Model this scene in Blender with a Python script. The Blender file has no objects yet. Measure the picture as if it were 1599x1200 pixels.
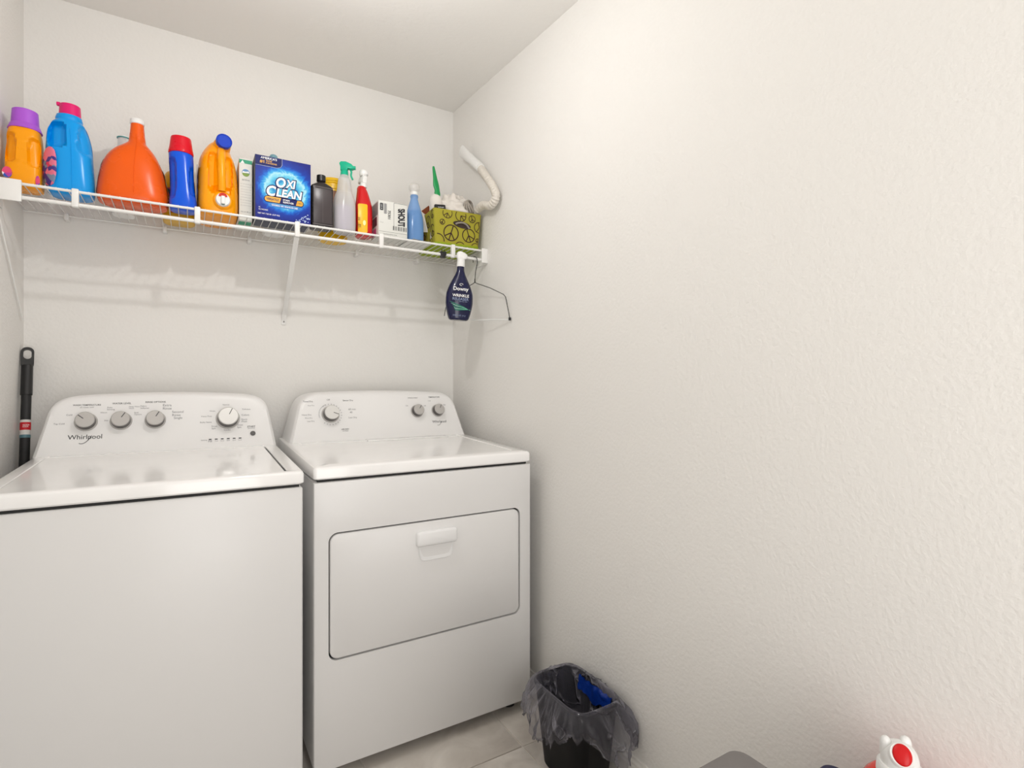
import bpy, bmesh, math, random
from mathutils import Vector, Matrix, noise
random.seed(7)
PI = math.pi
S = bpy.context.scene
COL = S.collection

# ---------------------------------------------------------------- camera, world, light, exposure
cam = bpy.data.cameras.new('camera')
camo = bpy.data.objects.new('camera', cam); COL.objects.link(camo)
cam.sensor_width = 36.0
cam.lens = 36.0 * 834.0 / 1599.0
cam.shift_y = 0.0
cam.clip_start = 0.02
camo.location = (0, 0, 1.152)
camo.rotation_euler = (PI/2, 0, -math.radians(31.064))
S.camera = camo
S.view_settings.view_transform = 'Standard'
S.view_settings.look = 'None'
S.view_settings.gamma = 1.0
S.view_settings.use_curve_mapping = False
S.view_settings.exposure = 0.04
w = bpy.data.worlds.new('world'); S.world = w; w.use_nodes = True
w.node_tree.nodes['Background'].inputs[0].default_value = (1.0, 0.97, 0.93, 1)
w.node_tree.nodes['Background'].inputs[1].default_value = 0.6
LAMP = (0.29, 1.3, 2.23)
LAMP_POWER = 9.0
FILL_POWER = 18.0
ll = bpy.data.lights.new('bulb_light', 'POINT'); ll.shadow_soft_size = 0.014; ll.energy = LAMP_POWER; ll.color = (1.0, 0.98, 0.96)
llo = bpy.data.objects.new('bulb_light', ll); COL.objects.link(llo); llo.location = (LAMP[0], LAMP[1], LAMP[2]-0.045)
hl = bpy.data.lights.new('doorway_fill', 'AREA'); hl.shape = 'RECTANGLE'; hl.size = 0.8; hl.size_y = 1.9
hl.energy = FILL_POWER; hl.color = (1.0, 0.985, 0.975)
hlo = bpy.data.objects.new('doorway_fill', hl); COL.objects.link(hlo)
hlo.location = (0.30, -0.99, 1.15)     # added fill light, no real lamp, set in the doorway behind the camera
hlo.rotation_euler = Vector((0, 1, 0)).to_track_quat('-Z', 'Z').to_euler()

# ---------------------------------------------------------------- materials
MATS = {}
def mat(name, col, rough=0.5, metal=0.0, spec=0.5, trans=0.0, coat=0.0, alpha=1.0, emit=None, estr=0.0, sss=0.0):
    if name in MATS: return MATS[name]
    m = bpy.data.materials.new(name); m.use_nodes = True
    b = m.node_tree.nodes['Principled BSDF']
    b.inputs['Base Color'].default_value = (*col, 1)
    b.inputs['Roughness'].default_value = rough
    b.inputs['Metallic'].default_value = metal
    b.inputs['Specular IOR Level'].default_value = spec
    b.inputs['Transmission Weight'].default_value = trans
    b.inputs['Coat Weight'].default_value = coat
    b.inputs['Alpha'].default_value = alpha
    if emit:
        b.inputs['Emission Color'].default_value = (*emit, 1); b.inputs['Emission Strength'].default_value = estr
    # fine procedural variation of the roughness so no surface is perfectly even
    nt = m.node_tree
    tc = nt.nodes.new('ShaderNodeTexCoord'); nz = nt.nodes.new('ShaderNodeTexNoise'); mr = nt.nodes.new('ShaderNodeMapRange')
    nz.inputs['Scale'].default_value = 14; nz.inputs['Detail'].default_value = 3
    mr.inputs['To Min'].default_value = max(0, rough-0.04); mr.inputs['To Max'].default_value = min(1, rough+0.04)
    nt.links.new(tc.outputs['Object'], nz.inputs['Vector']); nt.links.new(nz.outputs['Fac'], mr.inputs['Value'])
    nt.links.new(mr.outputs['Result'], b.inputs['Roughness'])
    MATS[name] = m
    return m
def srgb(r, g, b):
    f = lambda c: (c/255/12.92) if c/255 <= 0.04045 else ((c/255+0.055)/1.055)**2.4
    return (f(r), f(g), f(b))
def bump(m, scale, strength, dist=0.002, detail=3, kind='noise'):
    nt = m.node_tree; b = nt.nodes['Principled BSDF']
    tc = nt.nodes.new('ShaderNodeTexCoord')
    nz = nt.nodes.new('ShaderNodeTexNoise'); nz.inputs['Scale'].default_value = scale; nz.inputs['Detail'].default_value = detail
    bp = nt.nodes.new('ShaderNodeBump'); bp.inputs['Strength'].default_value = strength; bp.inputs['Distance'].default_value = dist
    nt.links.new(tc.outputs['Object'], nz.inputs['Vector'])
    nt.links.new(nz.outputs['Fac'], bp.inputs['Height']); nt.links.new(bp.outputs['Normal'], b.inputs['Normal'])
    return m
WALL = bump(mat('wall_paint', srgb(238, 236, 232), 0.75, spec=0.25), 105, 0.55, 0.0024, 2)
CEIL = bump(mat('ceiling_paint', srgb(242, 240, 236), 0.9, spec=0.1), 60, 0.35, 0.002, 3)
TRIM = mat('trim_paint', srgb(238, 235, 230), 0.35)
ENAMEL_LIT = mat('white_enamel_lit', srgb(249, 248, 247), 0.16, coat=0.3)  # same white as the bodies, made paler for light on the tops
ENAMEL_SHADE = mat('white_enamel_shade', srgb(229, 228, 227), 0.33)  # same white as the tops, made darker for shade on the fronts
CONS = mat('console_plastic', srgb(238, 237, 236), 0.34)
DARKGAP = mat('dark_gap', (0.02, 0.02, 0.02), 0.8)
CHROME = mat('silver_knob', srgb(190, 187, 184), 0.4, metal=0.35)
KNOBD = mat('knob_side', srgb(84, 80, 78), 0.3, metal=0.5)
CHROMEL = mat('pale_silver', srgb(222, 221, 219), 0.32, metal=0.6)
BLACK = mat('black_plastic', (0.010, 0.010, 0.011), 0.35)
BLACKM = mat('black_matte', (0.013, 0.013, 0.014), 0.55)
INK = mat('ink', (0.03, 0.03, 0.035), 0.6)
INKG = mat('grey_ink', (0.22, 0.22, 0.23), 0.6)
WIREW = mat('white_vinyl', srgb(238, 237, 234), 0.3)
WHITEP = mat('white_plastic', srgb(240, 240, 238), 0.3)
WHITEK = mat('white_print', srgb(245, 245, 245), 0.5)
YEL = mat('golden_plastic', srgb(255, 164, 0), 0.28)

def tile_mat():
    m = mat('floor_tile', srgb(150, 144, 137), 0.32); nt = m.node_tree; b = nt.nodes['Principled BSDF']
    tc = nt.nodes.new('ShaderNodeTexCoord'); oi = nt.nodes.new('ShaderNodeObjectInfo')
    add = nt.nodes.new('ShaderNodeVectorMath'); add.operation = 'MULTIPLY_ADD'
    add.inputs[1].default_value = (3, 3, 3)
    n1 = nt.nodes.new('ShaderNodeTexNoise'); n1.inputs['Scale'].default_value = 4.5; n1.inputs['Detail'].default_value = 8; n1.inputs['Distortion'].default_value = 1.6
    r = nt.nodes.new('ShaderNodeValToRGB')
    r.color_ramp.elements[0].position = 0.3; r.color_ramp.elements[0].color = (*srgb(186, 178, 169), 1)
    r.color_ramp.elements[1].position = 0.72; r.color_ramp.elements[1].color = (*srgb(226, 220, 212), 1)
    cx = nt.nodes.new('ShaderNodeCombineXYZ')
    nt.links.new(oi.outputs['Random'], cx.inputs[0]); nt.links.new(oi.outputs['Random'], cx.inputs[1])
    nt.links.new(tc.outputs['Object'], add.inputs[0])
    a2 = nt.nodes.new('ShaderNodeVectorMath'); a2.operation = 'ADD'
    nt.links.new(tc.outputs['Object'], a2.inputs[0])
    sc = nt.nodes.new('ShaderNodeVectorMath'); sc.operation = 'SCALE'; sc.inputs['Scale'].default_value = 9
    nt.links.new(cx.outputs[0], sc.inputs[0]); nt.links.new(sc.outputs[0], a2.inputs[1])
    nt.links.new(a2.outputs[0], n1.inputs['Vector']); nt.links.new(n1.outputs['Fac'], r.inputs['Fac'])
    nt.links.new(r.outputs['Color'], b.inputs['Base Color'])
    return m
TILE = tile_mat()
GROUT = mat('grout', srgb(224, 218, 209), 0.9)

# ---------------------------------------------------------------- object helpers
def link(o, parent=None):
    COL.objects.link(o)
    if parent: o.parent = parent
    return o
def mesh_obj(name, verts, faces, m, parent=None, smooth=False, mats=None, fmi=None):
    me = bpy.data.meshes.new(name); me.from_pydata([tuple(v) for v in verts], [], faces); me.update()
    bm = bmesh.new(); bm.from_mesh(me); bmesh.ops.recalc_face_normals(bm, faces=bm.faces); bm.to_mesh(me); bm.free()
    if mats:
        for x in mats: me.materials.append(x)
        for p, i in zip(me.polygons, fmi): p.material_index = i
    else: me.materials.append(m)
    if smooth:
        for p in me.polygons: p.use_smooth = True
        if smooth != 'all':
            try: me.set_sharp_from_angle(angle=math.radians(40))
            except Exception: pass
    return link(bpy.data.objects.new(name, me), parent)
def bm_obj(name, bm, m, parent=None, smooth=True):
    bmesh.ops.recalc_face_normals(bm, faces=bm.faces)
    me = bpy.data.meshes.new(name); bm.to_mesh(me); bm.free(); me.materials.append(m)
    if smooth:
        for p in me.polygons: p.use_smooth = True
        try: me.set_sharp_from_angle(angle=math.radians(40))
        except Exception: pass
    return link(bpy.data.objects.new(name, me), parent)
def thing(name, label, cat, loc=(0, 0, 0), rz=0.0, group=None, rot=None):
    o = bpy.data.objects.new(name, None); o.empty_display_size = 0.05; COL.objects.link(o)
    o.location = loc; o.rotation_euler = rot if rot else (0, 0, rz)
    o['label'] = label; o['category'] = cat
    if group: o['group'] = group
    return o
def struct(o):
    o['kind'] = 'structure'; return o
def tag(o, label, cat, group=None):
    o['label'] = label; o['category'] = cat
    if group: o['group'] = group
    return o
def box(name, a, b, m, parent=None, bev=0.0, seg=2, shear=None):
    bm = bmesh.new(); bmesh.ops.create_cube(bm, size=1)
    for v in bm.verts:
        v.co = Vector([(a[i]+b[i])/2 + v.co[i]*(b[i]-a[i]) for i in range(3)])
    if bev: bmesh.ops.bevel(bm, geom=list(bm.edges), offset=bev, segments=seg, profile=0.5, affect='EDGES')
    if shear:
        for v in bm.verts: v.co = shear(v.co)
    return bm_obj(name, bm, m, parent)
def tube_data(pts, r, n=8, closed=False, rf=None):
    pts = [Vector(p) for p in pts]; N = len(pts); V = []; F = []
    up = None; prev = None
    for i, p in enumerate(pts):
        if closed: t = (pts[(i+1) % N]-pts[i-1]).normalized()
        else: t = (pts[min(i+1, N-1)]-pts[max(i-1, 0)]).normalized()
        if up is None:
            a = Vector((0, 0, 1)) if abs(t.z) < 0.9 else Vector((1, 0, 0)); up = (a - t*a.dot(t)).normalized()
        else: up = (up - t*up.dot(t)).normalized()
        s = t.cross(up); rr = rf(i/(N-1)) if rf else r
        for k in range(n):
            a = 2*PI*k/n; V.append(p+(up*math.cos(a)+s*math.sin(a))*rr)
    for i in range(N if closed else N-1):
        for k in range(n):
            j = (i+1) % N
            F.append((i*n+k, i*n+(k+1) % n, j*n+(k+1) % n, j*n+k))
    if not closed:
        F.append(tuple(range(n))[::-1]); F.append(tuple((N-1)*n+k for k in range(n)))
    return V, F
def tube(name, pts, r, m, parent=None, n=8, closed=False, rf=None):
    V, F = tube_data(pts, r, n, closed, rf)
    return mesh_obj(name, V, F, m, parent, True)
def spline(ctrl, per=8):
    P = [Vector(c) for c in ctrl]; P = [P[0]*2-P[1]]+P+[P[-1]*2-P[-2]]; out = []
    for i in range(1, len(P)-2):
        for k in range(per):
            t = k/per; a, b, c, d = P[i-1], P[i], P[i+1], P[i+2]
            out.append(0.5*((2*b)+(c-a)*t+(2*a-5*b+4*c-d)*t*t+(3*b-a-3*c+d)*t**3))
    out.append(P[-2]); return out
def loft(name, keys, m, parent=None, N=48, per=6, dents=(), smooth=True, split=None):
    """keys: (z, hx, hy, cx, cy, n) rings of super-ellipses; pairs of equal z make a step"""
    rows = []
    K = [tuple(k)+(0, 0, 2.5)[len(k)-3:] if len(k) < 6 else tuple(k) for k in keys]
    for i in range(len(K)-1):
        a, b = K[i], K[i+1]; p = K[i-1] if i else a; q = K[i+2] if i+2 < len(K) else b
        dz = b[0]-a[0]
        if abs(dz) < 1e-6: rows.append(a); continue
        for k in range(per):
            t = k/per; row = [a[0]+dz*t]
            for c in range(1, 6):
                ta = (b[c]-p[c])/max(1e-6, b[0]-p[0])*dz if i and abs(a[0]-p[0]) > 1e-6 else b[c]-a[c]
                tb = (q[c]-a[c])/max(1e-6, q[0]-a[0])*dz if i+2 < len(K) and abs(q[0]-b[0]) > 1e-6 else b[c]-a[c]
                # monotone clamp
                d = b[c]-a[c]
                if d == 0: ta = tb = 0
                else:
                    ta = max(0, min(3, ta/d))*d; tb = max(0, min(3, tb/d))*d
                h = (2*t**3-3*t*t+1)*a[c]+(t**3-2*t*t+t)*ta+(-2*t**3+3*t*t)*b[c]+(t**3-t*t)*tb
                row.append(h)
            rows.append(tuple(row))
    rows.append(K[-1])
    V = []; F = []
    for (z, hx, hy, cx, cy, n) in rows:
        for k in range(N):
            a = 2*PI*k/N; c, s = math.cos(a), math.sin(a)
            x = math.copysign(abs(c)**(2/n), c)*hx+cx; y = math.copysign(abs(s)**(2/n), s)*hy+cy
            for (dx, dz, rx, rz, dep, side) in dents:
                q = ((x-dx)/rx)**2; e = q*q+(((z-dz)/rz)**2)**2
                if e < 1:
                    f = min(1, (1-e)*1.8); f = f*f*(3-2*f)
                    if side == 'f' and s < 0: y += dep*f
                if side in 'lr':
                    e = (((y-dx)/rx)**2)**2+(((z-dz)/rz)**2)**2
                    if e < 1 and ((side == 'l' and c < 0) or (side == 'r' and c > 0)):
                        f = min(1, (1-e)*1.8); f = f*f*(3-2*f); x += dep*f*(1 if side == 'l' else -1)
            V.append((x, y, z))
    R = len(rows)
    for i in range(R-1):
        for k in range(N): F.append((i*N+k, i*N+(k+1) % N, (i+1)*N+(k+1) % N, (i+1)*N+k))
    F.append(tuple(range(N))[::-1]); F.append(tuple((R-1)*N+k for k in range(N)))
    return mesh_obj(name, V, F, m, parent, smooth)
def cyl(name, z0, z1, r0, r1, m, parent=None, N=32, c=(0, 0), bev=0.001, ribs=0):
    prof = [(z0, r0-bev), (z0+bev, r0), (z1-bev, r1), (z1, r1-bev)]
    V = []; F = []
    for (z, r) in prof:
        for k in range(N):
            a = 2*PI*k/N; rr = r*(1-0.035*(k % 2)) if ribs else r
            V.append((c[0]+rr*math.cos(a), c[1]+rr*math.sin(a), z))
    for i in range(len(prof)-1):
        for k in range(N): F.append((i*N+k, i*N+(k+1) % N, (i+1)*N+(k+1) % N, (i+1)*N+k))
    F.append(tuple(range(N))[::-1]); F.append(tuple((len(prof)-1)*N+k for k in range(N)))
    return mesh_obj(name, V, F, m, parent, True)
def prism(name, outline, t, m, parent=None, M=None, bev=0.0):
    """outline in local XY extruded 0..t in local Z, then placed by matrix M"""
    n = len(outline); V = []; rings = []
    if bev:
        cx = sum(p[0] for p in outline)/n; cy = sum(p[1] for p in outline)/n
        def ins(p, d):
            i = outline.index(p); a = outline[i-1]; b = outline[(i+1) % n]
            tx, ty = b[0]-a[0], b[1]-a[1]; L = math.hypot(tx, ty) or 1
            nx, ny = -ty/L, tx/L
            if sgn < 0: nx, ny = -nx, -ny
            return (p[0]+nx*d, p[1]+ny*d)
        ar = sum(outline[i-1][0]*outline[i][1]-outline[i][0]*outline[i-1][1] for i in range(n)); sgn = 1 if ar > 0 else -1
        rings = [(outline, 0), (outline, t-bev), ([ins(p, bev*0.35) for p in outline], t-bev*0.35), ([ins(p, bev) for p in outline], t)]
    else: rings = [(outline, 0), (outline, t)]
    for o, z in rings: V += [(p[0], p[1], z) for p in o]
    F = []
    for i in range(len(rings)-1):
        for k in range(n): F.append((i*n+k, i*n+(k+1) % n, (i+1)*n+(k+1) % n, (i+1)*n+k))
    F.append(tuple(range(n))[::-1]); F.append(tuple((len(rings)-1)*n+k for k in range(n)))
    if M: V = [M @ Vector(v) for v in V]
    return mesh_obj(name, V, F, m, parent, True)
def rrect(x0, y0, x1, y1, r, n=6):
    out = []
    for cx, cy, a0 in ((x1-r, y1-r, 0), (x0+r, y1-r, PI/2), (x0+r, y0+r, PI), (x1-r, y0+r, 1.5*PI)):
        for k in range(n+1):
            a = a0+PI/2*k/n; out.append((cx+r*math.cos(a), cy+r*math.sin(a)))
    return out
def text(s, width, m, parent, M, name='lettering', thick=0.0002, offset=0.0, shear=0.0, height=None, sx=None, font_space=1.0, center=True):
    cu = bpy.data.curves.new('t', 'FONT'); cu.body = s; cu.size = 1; cu.extrude = 0; cu.offset = offset
    cu.shear = shear; cu.space_character = font_space; cu.resolution_u = 3
    o = bpy.data.objects.new('t', cu); COL.objects.link(o)
    dg = bpy.context.evaluated_depsgraph_get(); dg.update()
    me = bpy.data.meshes.new_from_object(o.evaluated_get(dg))
    bpy.data.objects.remove(o); bpy.data.curves.remove(cu)
    xs = [v.co.x for v in me.vertices]; ys = [v.co.y for v in me.vertices]
    if not xs: return None
    k = width/(max(xs)-min(xs)); ky = k if height is None else height/(max(ys)-min(ys))
    mx = (max(xs)+min(xs))/2; my = (max(ys)+min(ys))/2
    for v in me.vertices: v.co = M @ Vector(((v.co.x-mx)*k, (v.co.y-my)*ky, thick))
    me.materials.clear(); me.materials.append(m)
    return link(bpy.data.objects.new(name, me), parent)
def frontM(x, y, z, lean=0.0, yaw=0.0):
    """local X right, local Y up the face, local Z out of the face (towards -y)"""
    return Matrix.Translation((x, y, z)) @ Matrix.Rotation(yaw, 4, 'Z') @ Matrix.Rotation(PI/2-lean, 4, 'X')

# ================================================================ the room
XL, XR, YB, YF, ZC = -0.4765, 1.093, 2.369, -0.92, 2.470
floor = struct(box('floor', (XL-0.1, YF-0.1, -0.1), (XR+0.1, YB+0.1, -0.0035), GROUT))
# floor tiles, each a part
T = 0.457; g = 0.0022
gx = [0.905+T*k for k in range(-4, 2)]; gy = [1.436+T*k for k in range(-6, 4)]
cache = {}
for i in range(len(gx)-1):
    for j in range(len(gy)-1):
        x0, x1 = max(gx[i]+g, XL), min(gx[i+1]-g, XR); y0, y1 = max(gy[j]+g, YF), min(gy[j+1]-g, YB)
        if x1-x0 < 0.01 or y1-y0 < 0.01: continue
        key = (round(x1-x0, 4), round(y1-y0, 4))
        if key not in cache:
            o = box('tile', (0, 0, -0.008), (key[0], key[1], 0), TILE, floor, 0.0012, 1); cache[key] = o.data
        else:
            o = link(bpy.data.objects.new('tile', cache[key]), floor)
        o.location = (x0, y0, 0)
struct(box('wall_back', (XL-0.1, YB, -0.02), (XR+0.1, YB+0.1, ZC+0.02), WALL))
struct(box('wall_right', (XR, YF-0.1, -0.02), (XR+0.1, YB, ZC+0.02), WALL))
struct(box('wall_left', (XL-0.1, YF-0.1, -0.02), (XL, YB, ZC+0.02), WALL))
# the ceiling falls slightly towards the door, as its edge in the photograph shows
def ceilz(c):
    return Vector((c.x, c.y, c.z - 0.058*(YB-c.y)))
struct(box('ceiling', (XL-0.1, YF-0.1, ZC), (XR+0.1, YB+0.1, ZC+0.12), CEIL, shear=ceilz))
# front wall behind the camera with a cased doorway
dw0, dw1, dh = -0.13, 0.75, 2.06
V = [(XL-0.1, 0), (dw0, 0), (dw0, dh), (dw1, dh), (dw1, 0), (XR+0.1, 0), (XR+0.1, ZC), (XL-0.1, ZC)]
struct(prism('wall_front', V, 0.1, WALL, None, frontM(0, YF, 0)))
for nm, (a, b) in {'trim_1': ((dw0-0.06, YF, 0), (dw0, YF+0.015, dh+0.06)), 'trim_2': ((dw1, YF, 0), (dw1+0.06, YF+0.015, dh+0.06)), 'trim_3': ((dw0, YF, dh), (dw1, YF+0.015, dh+0.06))}.items():
    struct(box(nm, a, b, TRIM, None, 0.004))
# hall beyond the doorway: only what closes the view
def baseboard(name, p0, p1, nrm):
    prof = [(0, 0), (0.013, 0), (0.013, 0.058), (0.010, 0.064), (0.010, 0.070), (0.006, 0.076), (0.005, 0.0826), (0, 0.0826)]
    V = []; 
    for p in (p0, p1):
        for d, z in prof: V.append((p[0]+nrm[0]*d, p[1]+nrm[1]*d, z))
    n = len(prof); F = [(k, (k+1) % n, n+(k+1) % n, n+k) for k in range(n)] + [tuple(range(n)), tuple(range(n, 2*n))]
    return struct(mesh_obj(name, V, F, TRIM))
baseboard('baseboard_right', (XR, YF), (XR, YB), (-1, 0))
baseboard('baseboard_left', (XL, YF), (XL, YB), (1, 0))
baseboard('baseboard_back', (XL, YB), (XR, YB), (0, -1))
# ceiling lamp (above the frame)
lz = ZC-0.058*(YB-LAMP[1])
lamp = thing('ceiling_lamp', 'white ceiling lamp with a single small glowing bulb, hanging above the picture', 'lamp', (LAMP[0], LAMP[1], lz))
cyl('canopy', -0.02, 0.004, 0.065, 0.065, TRIM, lamp, 40)
cyl('stem', LAMP[2]-lz+0.05, -0.015, 0.009, 0.009, TRIM, lamp, 20)
cyl('socket', LAMP[2]-lz+0.020, LAMP[2]-lz+0.065, 0.017, 0.020, TRIM, lamp, 28)
lampm = mat('lamp_glow', (1, 1, 1), 0.5, emit=(1.0, 0.985, 0.965), estr=12.0)
zc_ = LAMP[2]-lz
loft('bulb', [(zc_-0.024*math.cos(PI*k/12), max(0.002, 0.024*math.sin(PI*k/12)), max(0.002, 0.024*math.sin(PI*k/12)), 0, 0, 2) for k in range(13)], lampm, lamp, N=32, per=2)

# ================================================================ washer and dryer
def console(parent, xb0, xb1, xt0, xt1, zb, zt, yb, yt, yback, arch, rad):
    """leaning control panel: trapezoid with arched top and round upper corners"""
    pts = []
    # left side up
    def arcz(t): return zt-arch*(2*t-1)**2
    L0, L1 = Vector((xb0, zb)), Vector((xt0, zt-arch)); R0, R1 = Vector((xb1, zb)), Vector((xt1, zt-arch))
    for k in range(5): pts.append(L0.lerp(L1, k/4*(1-rad/(L1-L0).length)))
    a = pts[-1]; e = xt0+rad*1.15; tE = (e-xt0)/(xt1-xt0); b = Vector((e, arcz(tE)))
    for k in range(1, 9): t = k/8; pts.append(a*(1-t)**2+L1*2*t*(1-t)+b*t*t)
    for k in range(1, 16):
        t = tE+(1-2*tE)*k/16; pts.append(Vector((xt0+(xt1-xt0)*t, arcz(t))))
    b2 = Vector((xt1-rad*1.15, arcz(1-tE))); a2 = R0.lerp(R1, 1-rad/(R1-R0).length)
    for k in range(0, 9): t = k/8; pts.append(b2*(1-t)**2+R1*2*t*(1-t)+a2*t*t)
    for k in range(1, 5): pts.append(a2.lerp(R0, k/4))
    n = len(pts); C = Vector(((xb0+xb1)/2, (zb+zt)/2))
    def inset(d):
        out = []
        for i, p in enumerate(pts):
            q = pts[max(i-1, 0)]; r = pts[min(i+1, n-1)]; t = (r-q).normalized(); nn = Vector((t.y, -t.x))
            np_ = p+nn*d
            if i in (0, n-1): np_.y = zb
            out.append(np_)
        return out
    fy = lambda z: yb+(yt-yb)*(z-zb)/(zt-zb)
    rings = []
    rings.append([(p.x, fy(p.y)-0.0, p.y) for p in inset(0.022)])
    rings.append([(p.x, fy(p.y), p.y) for p in inset(0.010)])
    rings.append([(p.x, fy(p.y)+0.006, p.y) for p in inset(0.004)])
    rings.append([(p.x, fy(p.y)+0.016, p.y) for p in inset(0.0)])
    rings.append([(p.x, max(fy(p.y)+0.02, yback), p.y) for p in inset(0.0)])
    V = [v for r in rings for v in r]; F = []
    for i in range(len(rings)-1):
        for k in range(n): F.append((i*n+k, i*n+(k+1) % n, (i+1)*n+(k+1) % n, (i+1)*n+k))
    F.append(tuple(range(n))); F.append(tuple((len(rings)-1)*n+k for k in range(n))[::-1])
    o = mesh_obj('control_panel', V, F, CONS, parent, True)
    for p_ in o.data.polygons:
        if p_.area > 0.03: p_.use_smooth = False
    return o, math.atan2(yt-yb, zt-zb), fy
def knob(parent, x, z, fy, lean, r, ang, h=0.027, big=False):
    M = frontM(x, fy(z), z, lean)
    o = cyl('knob', 0.0, h, r, r*0.94, KNOBD, None, 40, bev=0.0022)
    o.parent = parent; o.matrix_local = M
    cyl('skirt', 0.0, 0.006, r*1.12, r*1.08, CHROME, o, 40, bev=0.001)
    rot = Matrix.Rotation(ang, 4, 'Z')
    cyl('dial_face', h-0.002, h+0.0012, r*0.94, r*0.90, CHROMEL if big else CHROME, o, 40, bev=0.001)
    prism('pointer_mark', [(-0.0011, r*0.18), (0.0011, r*0.18), (0.0011, r*0.86), (-0.0011, r*0.86)], 0.0006, INK, o, Matrix.Translation((0, 0, h+0.0010)) @ rot)
    return o
def logo(parent, x, z, fy, lean, wd):
    M = frontM(x, fy(z)-0.0003, z, lean)
    root = text('Whirlpool', wd, INK, parent, M, 'brand_lettering', offset=0.004)
    pts = [M @ Vector((wd*(0.02+0.19*math.cos(a)), wd*(-0.02+0.20*math.sin(a)*1.0+0.10*math.cos(a)), 0.0003)) for a in [PI*1.15+0.12*k for k in range(16)]]
    pts = [M @ Vector((wd*(-0.17+0.36*t), wd*(-0.21+0.05*math.sin(t*3.1)*-1+0.28*t*t), 0.0003)) for t in [k/14 for k in range(15)]]
    tube('brand_swirl', pts, wd*0.010, INK, parent, 5)
WX0, WX1, WYF = -0.400, 0.266, 1.536
DX0, DX1, DYF = 0.299, 1.031, 1.584
def rise(y0):       # deck rises gently to the back
    return lambda c: Vector((c.x, c.y, c.z+max(0, c.y-y0)*0.036)) if c.z > 0.89 else c
wash = thing('washing_machine', 'white top-loading washing machine with three small silver knobs and one large dial', 'washing machine', (0, 0, 0))
box('cabinet', (WX0+0.003, WYF+0.004, 0.028), (WX1-0.003, 2.285, 0.872), ENAMEL_SHADE, wash, 0.006, 3)
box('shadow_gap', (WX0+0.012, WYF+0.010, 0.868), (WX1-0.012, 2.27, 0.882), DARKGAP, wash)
# deck with a recess the lid sits in
def deck(name, x0, x1, y0, y1, z0, z1, hx0, hx1, hy0, hy1, dep, parent):
    sh = rise(y0)
    outer = rrect(x0, y0, x1, y1, 0.010, 5); n = len(outer)
    inner = rrect(hx0, hy0, hx1, hy1, 0.012, 5)
    def ins(o, d, cx=(x0+x1)/2, cy=(y0+y1)/2):
        return [(p[0]+(d if p[0] < cx else -d), p[1]+(d if p[1] < cy else -d)) for p in o]
    rings = [(ins(outer, 0.004), z0), (outer, z0+0.004), (outer, z1-0.008), (ins(outer, 0.0025), z1-0.0025), (ins(outer, 0.008), z1), (ins(inner, -0.002), z1), (inner, z1-0.002), (inner, z1-dep)]
    V = []; F = []
    for o, z in rings: V += [sh(Vector((p[0], p[1], z))) for p in o]
    for i in range(len(rings)-1):
        for k in range(n): F.append((i*n+k, i*n+(k+1) % n, (i+1)*n+(k+1) % n, (i+1)*n+k))
    F.append(tuple(range(n))[::-1]); F.append(tuple((len(rings)-1)*n+k for k in range(n)))
    return mesh_obj(name, V, F, ENAMEL_LIT, parent, True)
deck('deck', WX0, WX1, WYF, 2.285, 0.880, 0.915, WX0+0.034, WX1-0.040, WYF+0.024, 2.058, 0.014, wash)
def lidmesh(name, x0, x1, y0, y1, z, dip, yr, parent, th=0.010):
    nx, ny = 24, 20; V = []; F = []
    sh = rise(yr)
    for j in range(ny+1):
        for i in range(nx+1):
            u, v = i/nx, j/ny
            e = min(min(u, 1-u)*(x1-x0), min(v, 1-v)*(y1-y0)); ed = min(1, e/0.02)
            zz = z - 0.0018*(1-min(1, e/0.004))**2 - dip*(ed*ed*(3-2*ed))
            V.append(sh(Vector((x0+(x1-x0)*u, y0+(y1-y0)*v, zz))))
    for j in range(ny):
        for i in range(nx): a = j*(nx+1)+i; F.append((a, a+1, a+nx+2, a+nx+1))
    b = len(V); V += [Vector((v.x, v.y, v.z-th)) for v in V]
    F += [tuple(b+q for q in f)[::-1] for f in F]
    bd = [i for i in range(nx)] + [i*(nx+1)+nx for i in range(ny)] + [ny*(nx+1)+nx-i for i in range(nx)] + [(ny-i)*(nx+1) for i in range(ny)]
    for k in range(len(bd)): p, q = bd[k], bd[(k+1) % len(bd)]; F.append((p, q, b+q, b+p))
    return mesh_obj(name, V, F, ENAMEL_LIT, parent, True)
lid = lidmesh('lid', WX0+0.0355, WX1-0.0465, WYF+0.0285, 2.056, 0.9155, 0.0022, WYF, wash)
sl = mat('hinge_slot', (0.10, 0.10, 0.10), 0.6)
M = Matrix.Identity(4)
box('hinge_slot', (WX1-0.0462, WYF+0.03, 0.9035), (WX1-0.0405, 2.03, 0.9085), sl, wash, shear=rise(WYF))
wc, wl, wfy = console(wash, -0.402, 0.266, -0.366, 0.238, 0.932, 1.1235, 2.078, 2.150, 2.285, 0.014, 0.055)
for x, a in ((-0.279, 0.85), (-0.190, -0.55), (-0.0985, -0.5)):
    knob(wash, x, 1.033, wfy, wl, 0.0265, a)
knob(wash, 0.113, 1.031, wfy, wl, 0.0335, -0.45, 0.032, True)
b = cyl('start_button', 0, 0.005, 0.0085, 0.008, mat('grey_button', srgb(95, 93, 92), 0.35), None, 24); b.parent = wash; b.matrix_local = frontM(0.190, wfy(0.977), 0.977, wl)
def lab(parent, fy, lean, s, x, z, wd, m=INKG, h=None):
    text(s, wd, m, parent, frontM(x, fy(z)-0.0004, z, lean), 'panel_lettering', height=h, offset=0.006 if m is INK else 0.0)
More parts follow.
